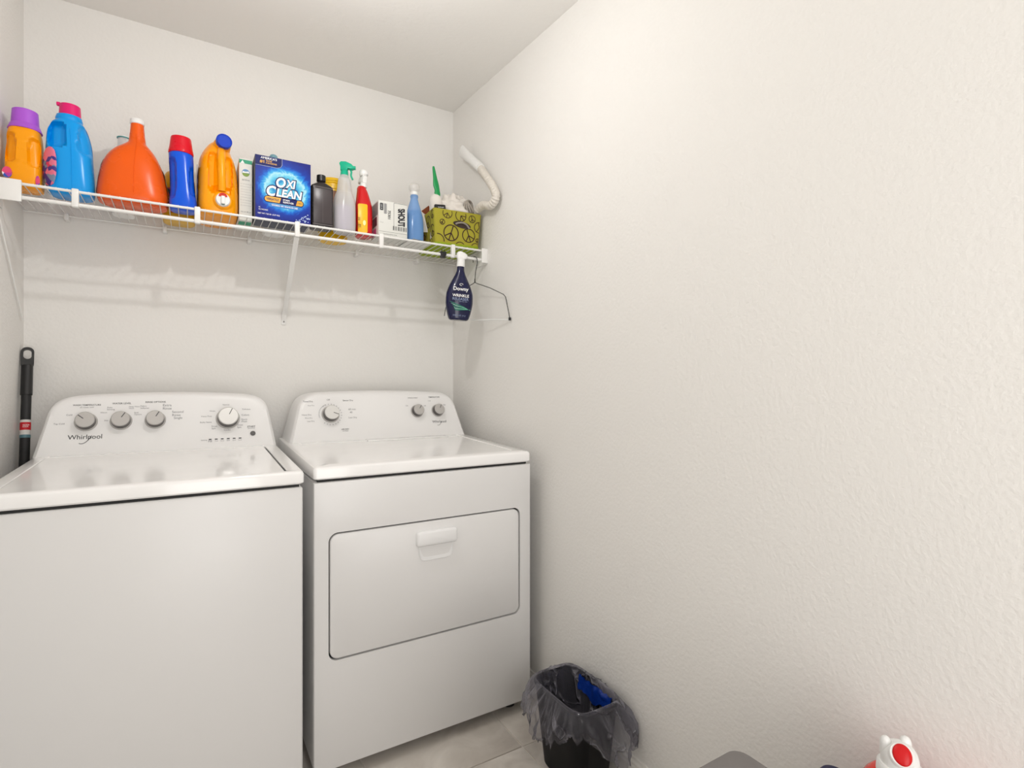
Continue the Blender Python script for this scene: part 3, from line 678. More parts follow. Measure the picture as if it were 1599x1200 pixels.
# 8 stain remover box
def oxi_mat():
    m = mat('water_burst_print', srgb(10, 40, 150), 0.45, spec=0.2); nt = m.node_tree; b = nt.nodes['Principled BSDF']; L = nt.links.new
    tc = nt.nodes.new('ShaderNodeTexCoord'); mp = nt.nodes.new('ShaderNodeMapping'); mp.vector_type = 'POINT'
    # object space of the box: centre of the burst at x=0.005 z=0.115
    mp.inputs['Location'].default_value = (-0.006*9.0, 0, -0.112*9.8); mp.inputs['Scale'].default_value = (9.0, 0.0, 9.8)
    L(tc.outputs['Object'], mp.inputs['Vector'])
    nz = nt.nodes.new('ShaderNodeTexNoise'); nz.inputs['Scale'].default_value = 3.0; nz.inputs['Detail'].default_value = 8; nz.inputs['Distortion'].default_value = 2.5
    L(mp.outputs[0], nz.inputs['Vector'])
    ln = nt.nodes.new('ShaderNodeVectorMath'); ln.operation = 'LENGTH'; L(mp.outputs[0], ln.inputs[0])
    ma = nt.nodes.new('ShaderNodeMath'); ma.operation = 'MULTIPLY_ADD'; ma.inputs[1].default_value = 0.30; L(nz.outputs['Fac'], ma.inputs[0]); L(ln.outputs['Value'], ma.inputs[2])
    r = nt.nodes.new('ShaderNodeValToRGB'); cr = r.color_ramp
    stops = [(0.0, (70, 176, 216)), (0.35, (100, 196, 226)), (0.50, (26, 138, 204)), (0.62, (96, 196, 226)), (0.74, (170, 226, 240)), (0.80, (60, 170, 226)), (0.90, (14, 104, 206)), (1.0, (12, 62, 172))]
    while len(cr.elements) < len(stops): cr.elements.new(0.5)
    for e, (p, c) in zip(cr.elements, stops): e.position = p; e.color = (*srgb(*c), 1)
    L(ma.outputs[0], r.inputs['Fac']); 
    m2 = nt.nodes.new('ShaderNodeMapRange'); m2.inputs['From Min'].default_value = 0.92; m2.inputs['From Max'].default_value = 1.25; L(ma.outputs[0], m2.inputs['Value'])
    mx = nt.nodes.new('ShaderNodeMix'); mx.data_type = 'RGBA'; L(m2.outputs[0], mx.inputs['Factor']); L(r.outputs['Color'], mx.inputs['A']); mx.inputs['B'].default_value = (*srgb(24, 34, 128), 1)
    L(mx.outputs['Result'], b.inputs['Base Color'])
    return m
NAVY = mat('navy_print', srgb(26, 32, 96), 0.5, spec=0.2)
GOLD = mat('gold_print', srgb(226, 166, 22), 0.4)
t = thing('stain_remover_box', 'large blue box printed OXI CLEAN with a splash of water, standing on the wire shelf', 'box', (0.2845, 2.048, DZ))
box('carton', (-0.092, 0, 0), (0.092, 0.108, 0.222), mat('grey_blue_card', srgb(60, 66, 84), 0.5), t, 0.0012)
# printed front face, its own object-space pattern
V = [(-0.091, -0.0004, 0.001), (0.091, -0.0004, 0.001), (0.091, -0.0004, 0.221), (-0.091, -0.0004, 0.221)]
V += [(v[0], -0.0001, v[2]) for v in V]
mesh_obj('front_print', V, [(0, 1, 2, 3), (7, 6, 5, 4), (0, 4, 5, 1), (1, 5, 6, 2), (2, 6, 7, 3), (3, 7, 4, 0)], oxi_mat(), t)
FM = lambda x, z: frontM(x, -0.0006, z)
prism('banner', [(-0.091, 0.186), (-0.020, 0.186), (-0.008, 0.191), (-0.005, 0.200), (-0.005, 0.221), (-0.091, 0.221)], 0.0003, NAVY, t, FM(0, 0))
tube('banner_edge', [(-0.091, -0.001, 0.186), (-0.022, -0.001, 0.186), (-0.010, -0.001, 0.190), (-0.005, -0.001, 0.199), (-0.005, -0.001, 0.221)], 0.0007, mat('pale_line', srgb(190, 200, 230), 0.5), t, 4)
text("AMERICA'S", 0.052, WHITEK, t, frontM(-0.048, -0.001, 0.214), offset=0.015)
text('#1', 0.014, GOLD, t, frontM(-0.070, -0.001, 0.200), offset=0.02)
text('TRUSTED\nSTAIN REMOVER', 0.036, GOLD, t, frontM(-0.040, -0.001, 0.201), offset=0.015, height=0.013)
def big(s, wd, x, z, h):
    text(s, wd+0.007, NAVY, t, frontM(x, -0.0008, z), 'lettering_shadow', height=h+0.007, shear=0.18, offset=0.06)
    text(s, wd, WHITEK, t, frontM(x, -0.0012, z), 'lettering', height=h, shear=0.18, offset=0.035)
big('O', 0.032, -0.0085, 0.1365, 0.036); big('XI', 0.034, 0.0235, 0.1365, 0.030)
big('C', 0.031, -0.0400, 0.1025, 0.037); big('LEAN', 0.087, 0.0190, 0.1005, 0.029)
prism('gold_bar', rrect(-0.064, 0.0605, 0.068, 0.0845, 0.0118, 6), 0.0004, NAVY, t, FM(0, 0))
prism('gold_panel', [(-0.056, 0.0635), (-0.0605, 0.068), (-0.0615, 0.073), (-0.060, 0.078), (-0.055, 0.082), (-0.008, 0.082), (-0.013, 0.0635)], 0.0008, GOLD, t, FM(0, 0))
prism('gold_panel', [(0.041, 0.0635), (0.046, 0.082), (0.060, 0.082), (0.0645, 0.077), (0.0655, 0.072), (0.064, 0.067), (0.059, 0.0635)], 0.0008, GOLD, t, FM(0, 0))
text('VERSATILE', 0.040, NAVY, t, frontM(-0.036, -0.0016, 0.0728), offset=0.02, height=0.008)
text('STAIN\nREMOVER', 0.036, WHITEK, t, frontM(0.016, -0.0014, 0.0728), offset=0.025, height=0.0145)
text('3 IN 1', 0.014, NAVY, t, frontM(0.054, -0.0016, 0.0728), offset=0.02)
prism('blue_ribbon', rrect(-0.050, 0.047, 0.058, 0.0590, 0.005, 4), 0.0003, mat('ribbon_blue', srgb(16, 120, 200), 0.4), t, FM(0, 0))
text('WORKS 101 WAYS IN USE', 0.086, WHITEK, t, frontM(0.004, -0.0012, 0.0532), offset=0.025, height=0.0055)
text('HE\nALL MACHINES', 0.030, WHITEK, t, frontM(-0.066, -0.0008, 0.036), height=0.012)
text('NET WT 7.22 LB  (3.27 KG)', 0.070, WHITEK, t, frontM(-0.048, -0.0008, 0.018), offset=0.02, height=0.006)
random.seed(3)
for k in range(34):
    x = 0.040+0.046*random.random(); z = 0.006+0.032*random.random()*(x-0.03)/0.055
    prism('printed_granule', rrect(x, z, x+0.004, z+0.003, 0.001, 2), 0.0003+0.00005*k/34, mat('granule_print', srgb(170, 190, 225), 0.5), t, FM(0, 0))
tube('box_flap_edge', [(-0.091, 0.002, 0.2215), (0.091, 0.002, 0.2215)], 0.0008, mat('pale_edge', srgb(160, 175, 215), 0.5), t, 4)

# 9 small bottle behind the box
t = thing('bottle', 'tall bottle whose small blue-grey cap peeks over the blue stain-remover box', 'bottle', (0.278, 2.262, DZ))
loft('body', [(0, 0.035, 0.03), (0.005, 0.04, 0.034), (0.2, 0.04, 0.034), (0.26, 0.02, 0.02), (0.275, 0.015, 0.015)], WHITEP, t, 32, 5)
loft('cap', [(0.275, 0.0165, 0.0165, 0, 0, 2), (0.300, 0.016, 0.016, 0, 0, 2), (0.312, 0.012, 0.012, 0, 0, 2), (0.316, 0.005, 0.005, 0, 0, 2)], mat('blue_grey_cap', srgb(120, 165, 180), 0.35), t, 28, 4)

# 10 dark brown flat bottle
BRB = mat('dark_brown_plastic', srgb(34, 29, 30), 0.28)
t = thing('peroxide_bottle', 'dark brown flat rectangular bottle with a black cap, right of the blue box', 'bottle', (0.4205, 2.085, DZ))
loft('body', [(0, 0.034, 0.024, 0, 0, 8), (0.003, 0.0385, 0.028, 0, 0, 8), (0.150, 0.0390, 0.028, 0, 0, 8), (0.156, 0.0385, 0.0275, 0, 0, 7), (0.170, 0.0220, 0.020, 0, 0, 3), (0.176, 0.0140, 0.014, 0, 0, 2), (0.182, 0.0125, 0.0125, 0, 0, 2)], BRB, t, 64, 4)
prism('front_panel', rrect(-0.033, 0.018, 0.033, 0.146, 0.002, 3), 0.0015, mat('brown_panel', srgb(66, 58, 60), 0.3), t, frontM(0, -0.0275, 0), bev=0.0008)
for z in (0.0125, 0.150): tube('rib', [(-0.036, -0.0285, z), (0.036, -0.0285, z)], 0.0013, mat('brown_rib', srgb(120, 112, 112), 0.3), t, 6)
tube('mould_seam', [(0, -0.0292, 0.02), (0, -0.0292, 0.144)], 0.0006, mat('brown_seam', srgb(96, 88, 88), 0.3), t, 5)
cyl('cap', 0.180, 0.203, 0.0165, 0.0160, BLACK, t, 36, ribs=1)

# 11 yellow jar behind
t = thing('powder_tub', 'yellow tub with a yellow lid and brown label, behind the dark brown bottle', 'tub', (0.497, 2.236, DZ))
JY = mat('yellow_tub', srgb(238, 190, 10), 0.35)
cyl('body', 0, 0.200, 0.055, 0.057, JY, t, 48, bev=0.003)
cyl('lid', 0.218, 0.243, 0.0600, 0.0575, JY, t, 48, bev=0.004); cyl('lid_skirt', 0.198, 0.219, 0.0590, 0.0595, JY, t, 48)
cyl('label', 0.12, 0.190, 0.0575, 0.0580, mat('brown_label', srgb(132, 84, 52), 0.5), t, 48)
cyl('label', 0.03, 0.12, 0.0572, 0.0575, mat('yellow_label', srgb(236, 206, 60), 0.5), t, 48)
text('HY', 0.020, WHITEK, t, frontM(0.026, -0.0545, 0.176, 0, 0.45), offset=0.02)
tube('lid_ridge', [(0.0602*math.cos(a*PI/20), 0.0602*math.sin(a*PI/20), 0.230) for a in range(40)], 0.0012, JY, t, 6, True)

# spray head: used by several bottles. built in bottle space, spout towards the given yaw
def spray_head(parent, z, yaw, m, m2, s=1.0, trig=True):
    R = Matrix.Translation((0, 0, z)) @ Matrix.Rotation(yaw, 4, 'Z') @ Matrix.Scale(s, 4)
    n = cyl('collar', 0, 0.020, 0.0155, 0.0140, m2, parent, 32, ribs=1); n.matrix_local = R
    prof = [(-0.014, 0.020), (-0.0145, 0.034), (-0.018, 0.046), (-0.012, 0.053), (0.006, 0.054), (0.026, 0.046), (0.034, 0.038), (0.036, 0.030), (0.030, 0.026), (0.014, 0.028), (0.012, 0.020)]
    V = []; F = []; k = len(prof)
    for y, sc in ((-0.0105, 0.86), (-0.0085, 1), (0.0085, 1), (0.0105, 0.86)):
        for x, zz in prof: V.append(((x-0.005)*sc+0.005, y, (zz-0.038)*sc+0.038))
    for i in range(3):
        for j in range(k): F.append((i*k+j, i*k+(j+1) % k, (i+1)*k+(j+1) % k, (i+1)*k+j))
    F.append(tuple(range(k))[::-1]); F.append(tuple(3*k+j for j in range(k)))
    h = mesh_obj('spray_head', V, F, m, parent, True); h.matrix_local = R
    nz = tube('nozzle', [(0.033, 0, 0.034), (0.042, 0, 0.034)], 0.0072, m, h, 16)
    if trig: tube('trigger', spline([(0.020, 0, 0.030), (0.026, 0, 0.018), (0.025, 0, 0.004), (0.031, 0, -0.012)], 5), 0.0035, m, h, 8)
    return h

# 12 clear spray bottle with green trigger and lavender liquid
def clear_plastic(name, col, a=0.55, rough=0.22):
    m = bpy.data.materials.new(name); m.use_nodes = True; nt = m.node_tree; b = nt.nodes['Principled BSDF']; L = nt.links.new
    b.inputs['Base Color'].default_value = (*col, 1); b.inputs['Roughness'].default_value = rough
    tr = nt.nodes.new('ShaderNodeBsdfTransparent'); mx = nt.nodes.new('ShaderNodeMixShader')
    lw = nt.nodes.new('ShaderNodeLayerWeight'); lw.inputs['Blend'].default_value = 0.35
    mr = nt.nodes.new('ShaderNodeMapRange'); mr.inputs['To Min'].default_value = a; mr.inputs['To Max'].default_value = min(1, a+0.4)
    L(lw.outputs['Facing'], mr.inputs['Value']); L(mr.outputs[0], mx.inputs[0]); L(tr.outputs[0], mx.inputs[1]); L(b.outputs[0], mx.inputs[2]); L(mx.outputs[0], nt.nodes['Material Output'].inputs[0])
    return m
FROST = clear_plastic('frosted_clear', srgb(225, 224, 222), 0.50)
t = thing('spray_bottle', 'translucent spray bottle with green trigger, half full of lavender liquid', 'spray bottle', (0.5065, 2.088, DZ))
loft('body', [(0, 0.034, 0.034, 0, 0, 2.4), (0.005, 0.040, 0.040, 0, 0, 2.4), (0.06, 0.0415, 0.0415, 0, 0, 2.3), (0.120, 0.0400, 0.040, 0, 0, 2.2), (0.146, 0.0330, 0.033, 0, 0, 2), (0.158, 0.0285, 0.0285, 0, 0, 2), (0.205, 0.0225, 0.0225, 0, 0, 2), (0.212, 0.0190, 0.0190, 0, 0, 2), (0.222, 0.0150, 0.015, 0, 0, 2)], FROST, t, 48, 6)
loft('liquid', [(0.003, 0.034, 0.034, 0, 0, 2.4), (0.008, 0.0385, 0.0385, 0, 0, 2.4), (0.06, 0.040, 0.040, 0, 0, 2.3), (0.100, 0.0393, 0.0393, 0, 0, 2.25)], mat('lavender_liquid', srgb(186, 172, 206), 0.15), t, 48, 5)
tube('dip_tube', [(0, 0, 0.10), (0, 0, 0.222)], 0.0018, WHITEP, t, 6)
GT = mat('teal_green', srgb(24, 178, 140), 0.3)
spray_head(t, 0.220, -0.35, GT, GT, 1.0)

# 13 red spray bottle
RD = mat('red_plastic', srgb(208, 14, 20), 0.25, coat=0.2)
t = thing('spray_bottle', 'red spray bottle with yellow label panel and white trigger head', 'spray bottle', (0.5850, 2.106, DZ), -0.15)
loft('body', [(0, 0.026, 0.036, 0, 0, 3), (0.005, 0.031, 0.042, 0, 0, 3), (0.08, 0.0325, 0.044, 0, 0, 3), (0.120, 0.0310, 0.040, 0, 0, 2.8), (0.150, 0.0260, 0.032, -0.002, 0, 2.5), (0.180, 0.0200, 0.024, -0.005, 0, 2.2), (0.192, 0.0170, 0.018, -0.007, 0, 2), (0.198, 0.014, 0.014, -0.007, 0, 2)], RD, t, 48, 6)
YLM = mat('yellow_label_panel', srgb(246, 190, 8), 0.35)
prism('label', rrect(-0.0260, 0.006, 0.010, 0.118, 0.006, 4), 0.0012, YLM, t, frontM(0.0, -0.0432, 0.0), bev=0.0005)
text('stain\nfighter', 0.012, mat('brown_ink', srgb(70, 50, 20), 0.5), t, frontM(-0.020, -0.0447, 0.045), height=0.05)
h = spray_head(t, 0.196, 1.9, WHITEP, WHITEP, 0.86)
loft('head_dome', [(0.240, 0.012, 0.014, -0.002, 0, 2), (0.247, 0.0175, 0.018, 0.001, 0, 2), (0.256, 0.0175, 0.018, 0.001, 0, 2), (0.264, 0.011, 0.012, 0, 0, 2), (0.266, 0.004, 0.005, 0, 0, 2)], WHITEP, t, 28, 4)
decal(t, 'drop_mark', -0.002, 0.045, 0.0055, 0.010, -0.0445, mat('pale_yellow', srgb(255, 240, 170), 0.4), 14)

# 14 SHOUT carton
t = thing('shout_carton', 'white carton printed SHOUT sideways with a barcode, right of the red spray bottle', 'box', (0.6865, 2.050, DZ))
box('carton', (-0.0585, 0, 0), (0.0585, 0.100, 0.140), CARD, t, 0.001)
fm = lambda x, z, r=0.0: Matrix.Translation((x, -0.0006, z)) @ Matrix.Rotation(PI/2, 4, 'X') @ Matrix.Rotation(r, 4, 'Z')
text('SHOUT', 0.072, INK, t, fm(0.034, 0.085, -PI/2), shear=-0.35, offset=0.05, height=0.030)
prism('panel_line', [(-0.0006, 0.045), (0.0006, 0.045), (0.0006, 0.137), (-0.0006, 0.137)], 0.0003, INKG, t, fm(0.003, 0))
prism('panel_line', [(0.0, 0), (0.054, 0), (0.054, 0.0012), (0.0, 0.0012)], 0.0003, INKG, t, fm(0.003, 0.137))
for k in range(11):
    x = -0.0005+0.0053*k; wbar = (0.003, 0.0016, 0.0022, 0.0012)[k % 4]
    prism('barcode_bar', [(x, 0.030), (x+wbar, 0.030), (x+wbar, 0.046), (x, 0.046)], 0.0003, INK, t, fm(0, 0))
prism('printed_tag', rrect(-0.053, 0.102, -0.040, 0.130, 0.002, 3), 0.0003, INK, t, fm(0, 0))
text('5 29 10', 0.020, WHITEK, t, fm(-0.0465, 0.116, -PI/2) @ Matrix.Translation((0, 0, 0.0004)))
prism('printed_tag', rrect(-0.037, 0.090, -0.026, 0.130, 0.002, 3), 0.0003, mat('grey_print', srgb(150, 150, 150), 0.5), t, fm(0, 0))
text('75301', 0.034, INK, t, fm(-0.016, 0.088, -PI/2), offset=0.02)
text('12 ct', 0.012, INKG, t, fm(-0.046, 0.055), offset=0.0)
tube('flap_line', [(-0.0575, -0.0003, 0.020), (0.0575, -0.0003, 0.020)], 0.0005, INKG, t, 4)
text('HANDLE WITH CARE', 0.055, INKG, t, fm(-0.012, 0.011))
sm = Matrix.Translation((-0.0591, 0, 0)) @ Matrix.Rotation(-PI/2, 4, 'Z') @ Matrix.Rotation(PI/2, 4, 'X')
prism('side_print', rrect(-0.095, 0.085, -0.008, 0.135, 0.003, 3), 0.0003, mat('grey_print', srgb(150, 150, 150), 0.5), t, sm)
prism('side_print', rrect(-0.085, 0.045, -0.020, 0.080, 0.003, 3), 0.0004, mat('maroon_print', srgb(110, 40, 60), 0.5), t, sm)
prism('side_print', rrect(-0.085, 0.010, -0.030, 0.036, 0.003, 3), 0.0004, mat('pink_print', srgb(214, 90, 150), 0.5), t, sm)

# 16 folded white paper under the light blue bottle
PAPER = mat('white_paper', srgb(236, 236, 232), 0.8)
t = thing('paper_sheets', 'thin stack of white paper sheets lying flat beneath the pale blue bottle', 'paper', (0.800, 2.115, DZ))
for k in range(3):
    a = (0.05, -0.12, 0.2)[k]
    V = []; F = []
    for j in range(9):
        for i in range(9):
            x, y = (i/8-0.5)*0.10, (j/8-0.5)*0.14; z = 0.0015*k+0.0012
            V.append((x*math.cos(a)-y*math.sin(a), x*math.sin(a)+y*math.cos(a), z+0.0003*math.sin(i*1.7+j)))
    for j in range(8):
        for i in range(8): q = j*9+i; F.append((q, q+1, q+10, q+9))
    b0 = len(V); V += [(v[0], v[1], v[2]-0.0009) for v in V]; F += [tuple(b0+q for q in f) for f in F]
    mesh_obj('sheet', V, F, PAPER, t, True)
# 15 pale blue spray bottle
t = thing('spray_bottle', 'translucent pale blue spray bottle with a clear head, left of the patterned basket', 'spray bottle', (0.795, 2.105, DZ+0.0052))
LB = clear_plastic('pale_blue_clear', srgb(120, 168, 226), 0.62)
loft('body', [(0, 0.032, 0.030, 0, 0, 2.4), (0.005, 0.0370, 0.035, 0, 0, 2.4), (0.06, 0.0375, 0.0355, 0, 0, 2.3), (0.105, 0.0350, 0.033, 0, 0, 2.2), (0.140, 0.0270, 0.026, 0, 0, 2), (0.165, 0.0195, 0.0195, 0, 0, 2), (0.184, 0.0150, 0.015, 0, 0, 2), (0.192, 0.0165, 0.0165, 0, 0, 2), (0.200, 0.0140, 0.014, 0, 0, 2)], LB, t, 48, 6)
loft('liquid', [(0.003, 0.031, 0.029, 0, 0, 2.4), (0.008, 0.0355, 0.0335, 0, 0, 2.4), (0.06, 0.036, 0.034, 0, 0, 2.3), (0.105, 0.0335, 0.0315, 0, 0, 2.2), (0.130, 0.0280, 0.027, 0, 0, 2)], mat('blue_liquid', srgb(84, 130, 190), 0.15), t, 48, 5)
CL = clear_plastic('clear_white', srgb(236, 234, 230), 0.35)
cyl('collar', 0.198, 0.212, 0.0165, 0.016, WHITEP, t, 28, ribs=1)
loft('spray_head', [(0.212, 0.014, 0.015, 0, 0, 2), (0.220, 0.021, 0.020, -0.001, -0.003, 2), (0.233, 0.022, 0.021, -0.002, -0.004, 2), (0.246, 0.015, 0.015, 0, 0, 2), (0.250, 0.006, 0.006, 0, 0, 2)], CL, t, 28, 4)

# 17 basket with peace-sign print
OLIVE = mat('olive_fabric', srgb(166, 158, 46), 0.8)
OLIVE2 = mat('lime_base', srgb(150, 170, 20), 0.7)
BROWN = mat('dark_brown_print', srgb(58, 30, 18), 0.7)
bk = thing('fabric_basket', 'olive green basket with brown peace signs, at the right end of the wire shelf', 'basket', (0.975, 2.165, DZ+0.0020), -0.055)
bw0, bw1, bd0, bd1, bh = 0.098, 0.1090, 0.108, 0.118, 0.150
def bpt(u, v, side):      # side 0 front 1 right 2 back 3 left ; u -1..1 ; v 0..1
    hx = bw0+(bw1-bw0)*v; hy = bd0+(bd1-bd0)*v; z = bh*v
    if side == 0: return (u*hx, -hy, z)
    if side == 1: return (hx, u*hy, z)
    if side == 2: return (-u*hx, hy, z)
    return (-hx, -u*hy, z)
V = []; F = []
for i, (hx, hy, z) in enumerate(((bw0-0.004, bd0-0.004, 0), (bw0, bd0, 0.004), (bw1, bd1, bh-0.001), (bw1-0.0015, bd1-0.0015, bh), (bw1-0.003, bd1-0.003, bh-0.001), (bw0-0.003, bd0-0.003, 0.006))):
    V += [(p[0], p[1], z) for p in rrect(-hx, -hy, hx, hy, 0.010, 4)]
n = len(V)//6
for i in range(5):
    for k in range(n): F.append((i*n+k, i*n+(k+1) % n, (i+1)*n+(k+1) % n, (i+1)*n+k))
F.append(tuple(range(n))[::-1]); F.append(tuple(5*n+k for k in range(n)))
mesh_obj('shell', V, F, OLIVE, bk, True)
V = []; F = []
for hx, hy, z in ((bw0-0.003, bd0-0.003, -0.0022), (bw0+0.0012, bd0+0.0012, 0.002), (bw0+0.0022, bd0+0.0022, 0.012), (bw0+0.0004, bd0+0.0004, 0.0125)):
    V += [(p[0], p[1], z) for p in rrect(-hx, -hy, hx, hy, 0.010, 4)]
for i in range(3):
    for k in range(n): F.append((i*n+k, i*n+(k+1) % n, (i+1)*n+(k+1) % n, (i+1)*n+k))
F.append(tuple(range(n))[::-1])
mesh_obj('base_band', V, F, OLIVE2, bk, True).location.z = 0.0006
leanf = math.atan2(bd1-bd0, bh)
def peace(side, cu, cv, r, rot):
    """brown peace sign, slightly proud of the basket wall"""
    c = Vector(bpt(0, cv, side))
    if side == 0: M = Matrix.Translation((cu, c.y-0.0004, cv*bh)) @ Matrix.Rotation(PI/2+leanf, 4, 'X') @ Matrix.Rotation(rot, 4, 'Z')
    else: M = Matrix.Translation((c.x-0.0004, cu, cv*bh)) @ Matrix.Rotation(-PI/2, 4, 'Z') @ Matrix.Rotation(PI/2+leanf, 4, 'X') @ Matrix.Rotation(rot, 4, 'Z')
    V = []; F = []; wd = max(0.0028, r*0.13)
    def clipok(q): return True
    N = 28
    for k in range(N):
        a = 2*PI*k/N
        for rr in (r-wd, r): V.append((rr*math.cos(a), rr*math.sin(a), 0.0006))
    for k in range(N): j = (k+1) % N; F.append((2*k, 2*k+1, 2*j+1, 2*j))
    for a0, a1 in ((PI/2, None), (-PI/2, None), (-PI/4, None), (-3*PI/4, None)):
        c_, s_ = math.cos(a0), math.sin(a0); b0 = len(V); h = wd/2
        V += [(-s_*h, c_*h, 0.0007), (s_*h, -c_*h, 0.0007), (c_*(r-h)+s_*h, s_*(r-h)-c_*h, 0.0007), (c_*(r-h)-s_*h, s_*(r-h)+c_*h, 0.0007)]
        F.append((b0, b0+1, b0+2, b0+3))
    W = [M @ Vector(v) for v in V]
    # keep the print on the wall: drop faces beyond its edges
    def inside(v):
        lim = (bw0 if side == 0 else bd0)+((bw1-bw0))*v.z/bh
        q = v.x if side == 0 else v.y
        return 0.012 < v.z < bh-0.002 and abs(q) < lim-0.004
    F = [f for f in F if all(inside(W[i]) for i in f)]
    if F: mesh_obj('peace_sign', W, F, BROWN, bk)
for s, u, v, r, rt in ((0, -0.030, 0.37, 0.0345, -0.3), (0, 0.050, 0.36, 0.030, 0.35), (0, -0.070, 0.64, 0.012, -0.4), (0, -0.048, 0.90, 0.022, -0.2), (0, 0.012, 0.88, 0.025, 0.7), (0, 0.064, 0.83, 0.016, 0.3), (0, 0.098, 0.62, 0.024, 0.2),
                       (0, 0.092, 0.25, 0.010, 0), (0, 0.012, 0.0, 0.024, 0.5), (0, 0.082, 0.04, 0.020, 0), (0, -0.088, 0.12, 0.030, 0.6),
                       (3, -0.085, 0.42, 0.026, 0.3), (3, -0.045, 0.72, 0.026, -0.5), (3, 0.020, 0.48, 0.030, 0.1), (3, -0.060, 0.10, 0.022, 0.5), (3, 0.070, 0.78, 0.026, 0.4), (3, 0.075, 0.25, 0.024, 0.2), (3, -0.098, 0.85, 0.018, 0.2)):
    peace(s, u, v, r, rt)
# handle cut-out with grey strap
M = Matrix.Translation((0.018, bpt(0, 0.63, 0)[1]-0.0006, 0.63*bh)) @ Matrix.Rotation(PI/2+leanf, 4, 'X') @ Matrix.Rotation(-0.12, 4, 'Z')
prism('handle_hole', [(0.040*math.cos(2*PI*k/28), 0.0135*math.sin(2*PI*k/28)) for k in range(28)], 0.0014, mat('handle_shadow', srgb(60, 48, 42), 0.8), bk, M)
V = []; F = []
pts = [(-0.030, -0.004), (-0.018, 0.003), (0.0, 0.007), (0.018, 0.004), (0.034, -0.008)]
sp = spline([(p[0], p[1], 0.003+0.006*(1-abs(p[0])/0.034)) for p in pts], 5)
tube('grip', [M @ p for p in sp], 0.0036, mat('grey_grip', srgb(150, 142, 136), 0.4), bk, 8)

# basket contents
CLOTH = bump(mat('white_cloth', srgb(228, 222, 214), 0.9), 180, 0.4, 0.001)
def crumple(name, cx, cy, cz, rx, ry, rz, seed, m, parent=None, N=40, amp=0.25):
    V = []; F = []
    for j in range(N+1):
        th = PI*j/N
        for i in range(N):
            ph = 2*PI*i/N; d = Vector((math.sin(th)*math.cos(ph), math.sin(th)*math.sin(ph), math.cos(th)))
            f = 1+amp*(abs(noise.noise(d*2.3+Vector((seed, 0, 0))))*2-0.4)+amp*0.4*noise.noise(d*7+Vector((0, seed, 0)))
            V.append((cx+d.x*rx*f, cy+d.y*ry*f, cz+d.z*rz*f))
    for j in range(N):
        for i in range(N): F.append((j*N+i, j*N+(i+1) % N, (j+1)*N+(i+1) % N, (j+1)*N+i))
    return mesh_obj(name, V, F, m, parent, 'all')
tag(crumple('cloth', 0.978, 2.120, DZ+0.172, 0.072, 0.070, 0.066, 3.1, CLOTH, amp=0.34), 'crumpled white cloth heaped in the middle of the patterned basket', 'cloth')
t = thing('cloth_roll', 'white rolled cloth poking out of the left side of the patterned basket', 'cloth', (0.896, 2.110, DZ+0.036))
loft('roll', [(0, 0.026, 0.026, 0, 0, 2), (0.10, 0.027, 0.026, -0.002, 0, 2), (0.145, 0.028, 0.027, -0.006, -0.01, 2), (0.172, 0.024, 0.022, -0.008, -0.012, 2), (0.186, 0.012, 0.012, -0.008, -0.014, 2)], CLOTH, t, 32, 5)
t = thing('cardboard_sleeve', 'brown and white printed card sticking up at the back left of the patterned basket', 'card', (0.880, 2.200, DZ+0.008), 0.25)
M = frontM(0, 0, 0.130)
prism('card', [(-0.036, -0.12), (0.020, -0.12), (0.042, 0.028), (0.020, 0.070), (-0.040, 0.020)], 0.002, mat('rust_card', srgb(150, 78, 44), 0.7), t, M)
prism('card_print', [(-0.036, 0.014), (0.000, 0.006), (0.010, 0.026), (-0.026, 0.032)], 0.0026, mat('card_white', srgb(220, 212, 200), 0.7), t, M)
# white sheet/plastic edge leaning at left of the basket
t = prism('cloth_flap', [(-0.002, 0.0), (0.022, 0.0), (0.004, 0.078), (-0.016, 0.100), (-0.030, 0.094)], 0.003, CLOTH, None, frontM(0.853, 2.155, DZ+0.072, 0.0, -0.35))
tag(t, 'white cloth corner hanging over the left rim of the patterned basket', 'cloth')
# green brush
t = thing('dish_brush', 'green brush handle with a black band standing up in the basket', 'brush', (0.912, 2.075, DZ+0.010), rot=(-0.06, -0.10, 0))
BG = mat('green_handle', srgb(10, 146, 76), 0.35)
loft('handle', [(0.0, 0.013, 0.010, 0, 0, 2.5), (0.09, 0.015, 0.011, 0, 0, 2.5), (0.165, 0.0125, 0.008, 0, 0, 2.5), (0.185, 0.0085, 0.0065, 0, 0, 2.3), (0.215, 0.0130, 0.007, 0, 0, 2.3), (0.230, 0.0112, 0.007, 0.001, 0, 2.3), (0.250, 0.0128, 0.0065, -0.001, 0, 2.3), (0.285, 0.0085, 0.0055, -0.002, 0, 2.3), (0.322, 0.0055, 0.004, -0.003, 0, 2.3), (0.330, 0.004, 0.003, -0.003, 0, 2)], BG, t, 28, 5)
t2 = box('band', (-0.022, -0.012, 0.140), (0.026, 0.012, 0.166), BLACK, t, 0.003)
text('Lehman', 0.026, WHITEK, t, frontM(0.004, -0.0125, 0.154))
# cable coil
t = thing('cable_coil', 'small coil of grey cable lying on the cloth at the right of the basket', 'cable', (1.028, 2.070, DZ+0.182))
GC = mat('grey_cable', srgb(168, 160, 150), 0.5)
for k in range(4):
    a0 = 0.25*k; R = Matrix.Rotation(0.5+0.22*k, 4, 'Z') @ Matrix.Rotation(PI/2-0.25*k+0.2, 4, 'X')
    tube('loop', [R @ Vector((0.030*math.cos(a)*(1-0.07*k), 0.030*math.sin(a), 0.002*k)) for a in [2*PI*q/28 for q in range(28)]], 0.0032, GC, t, 8, True)
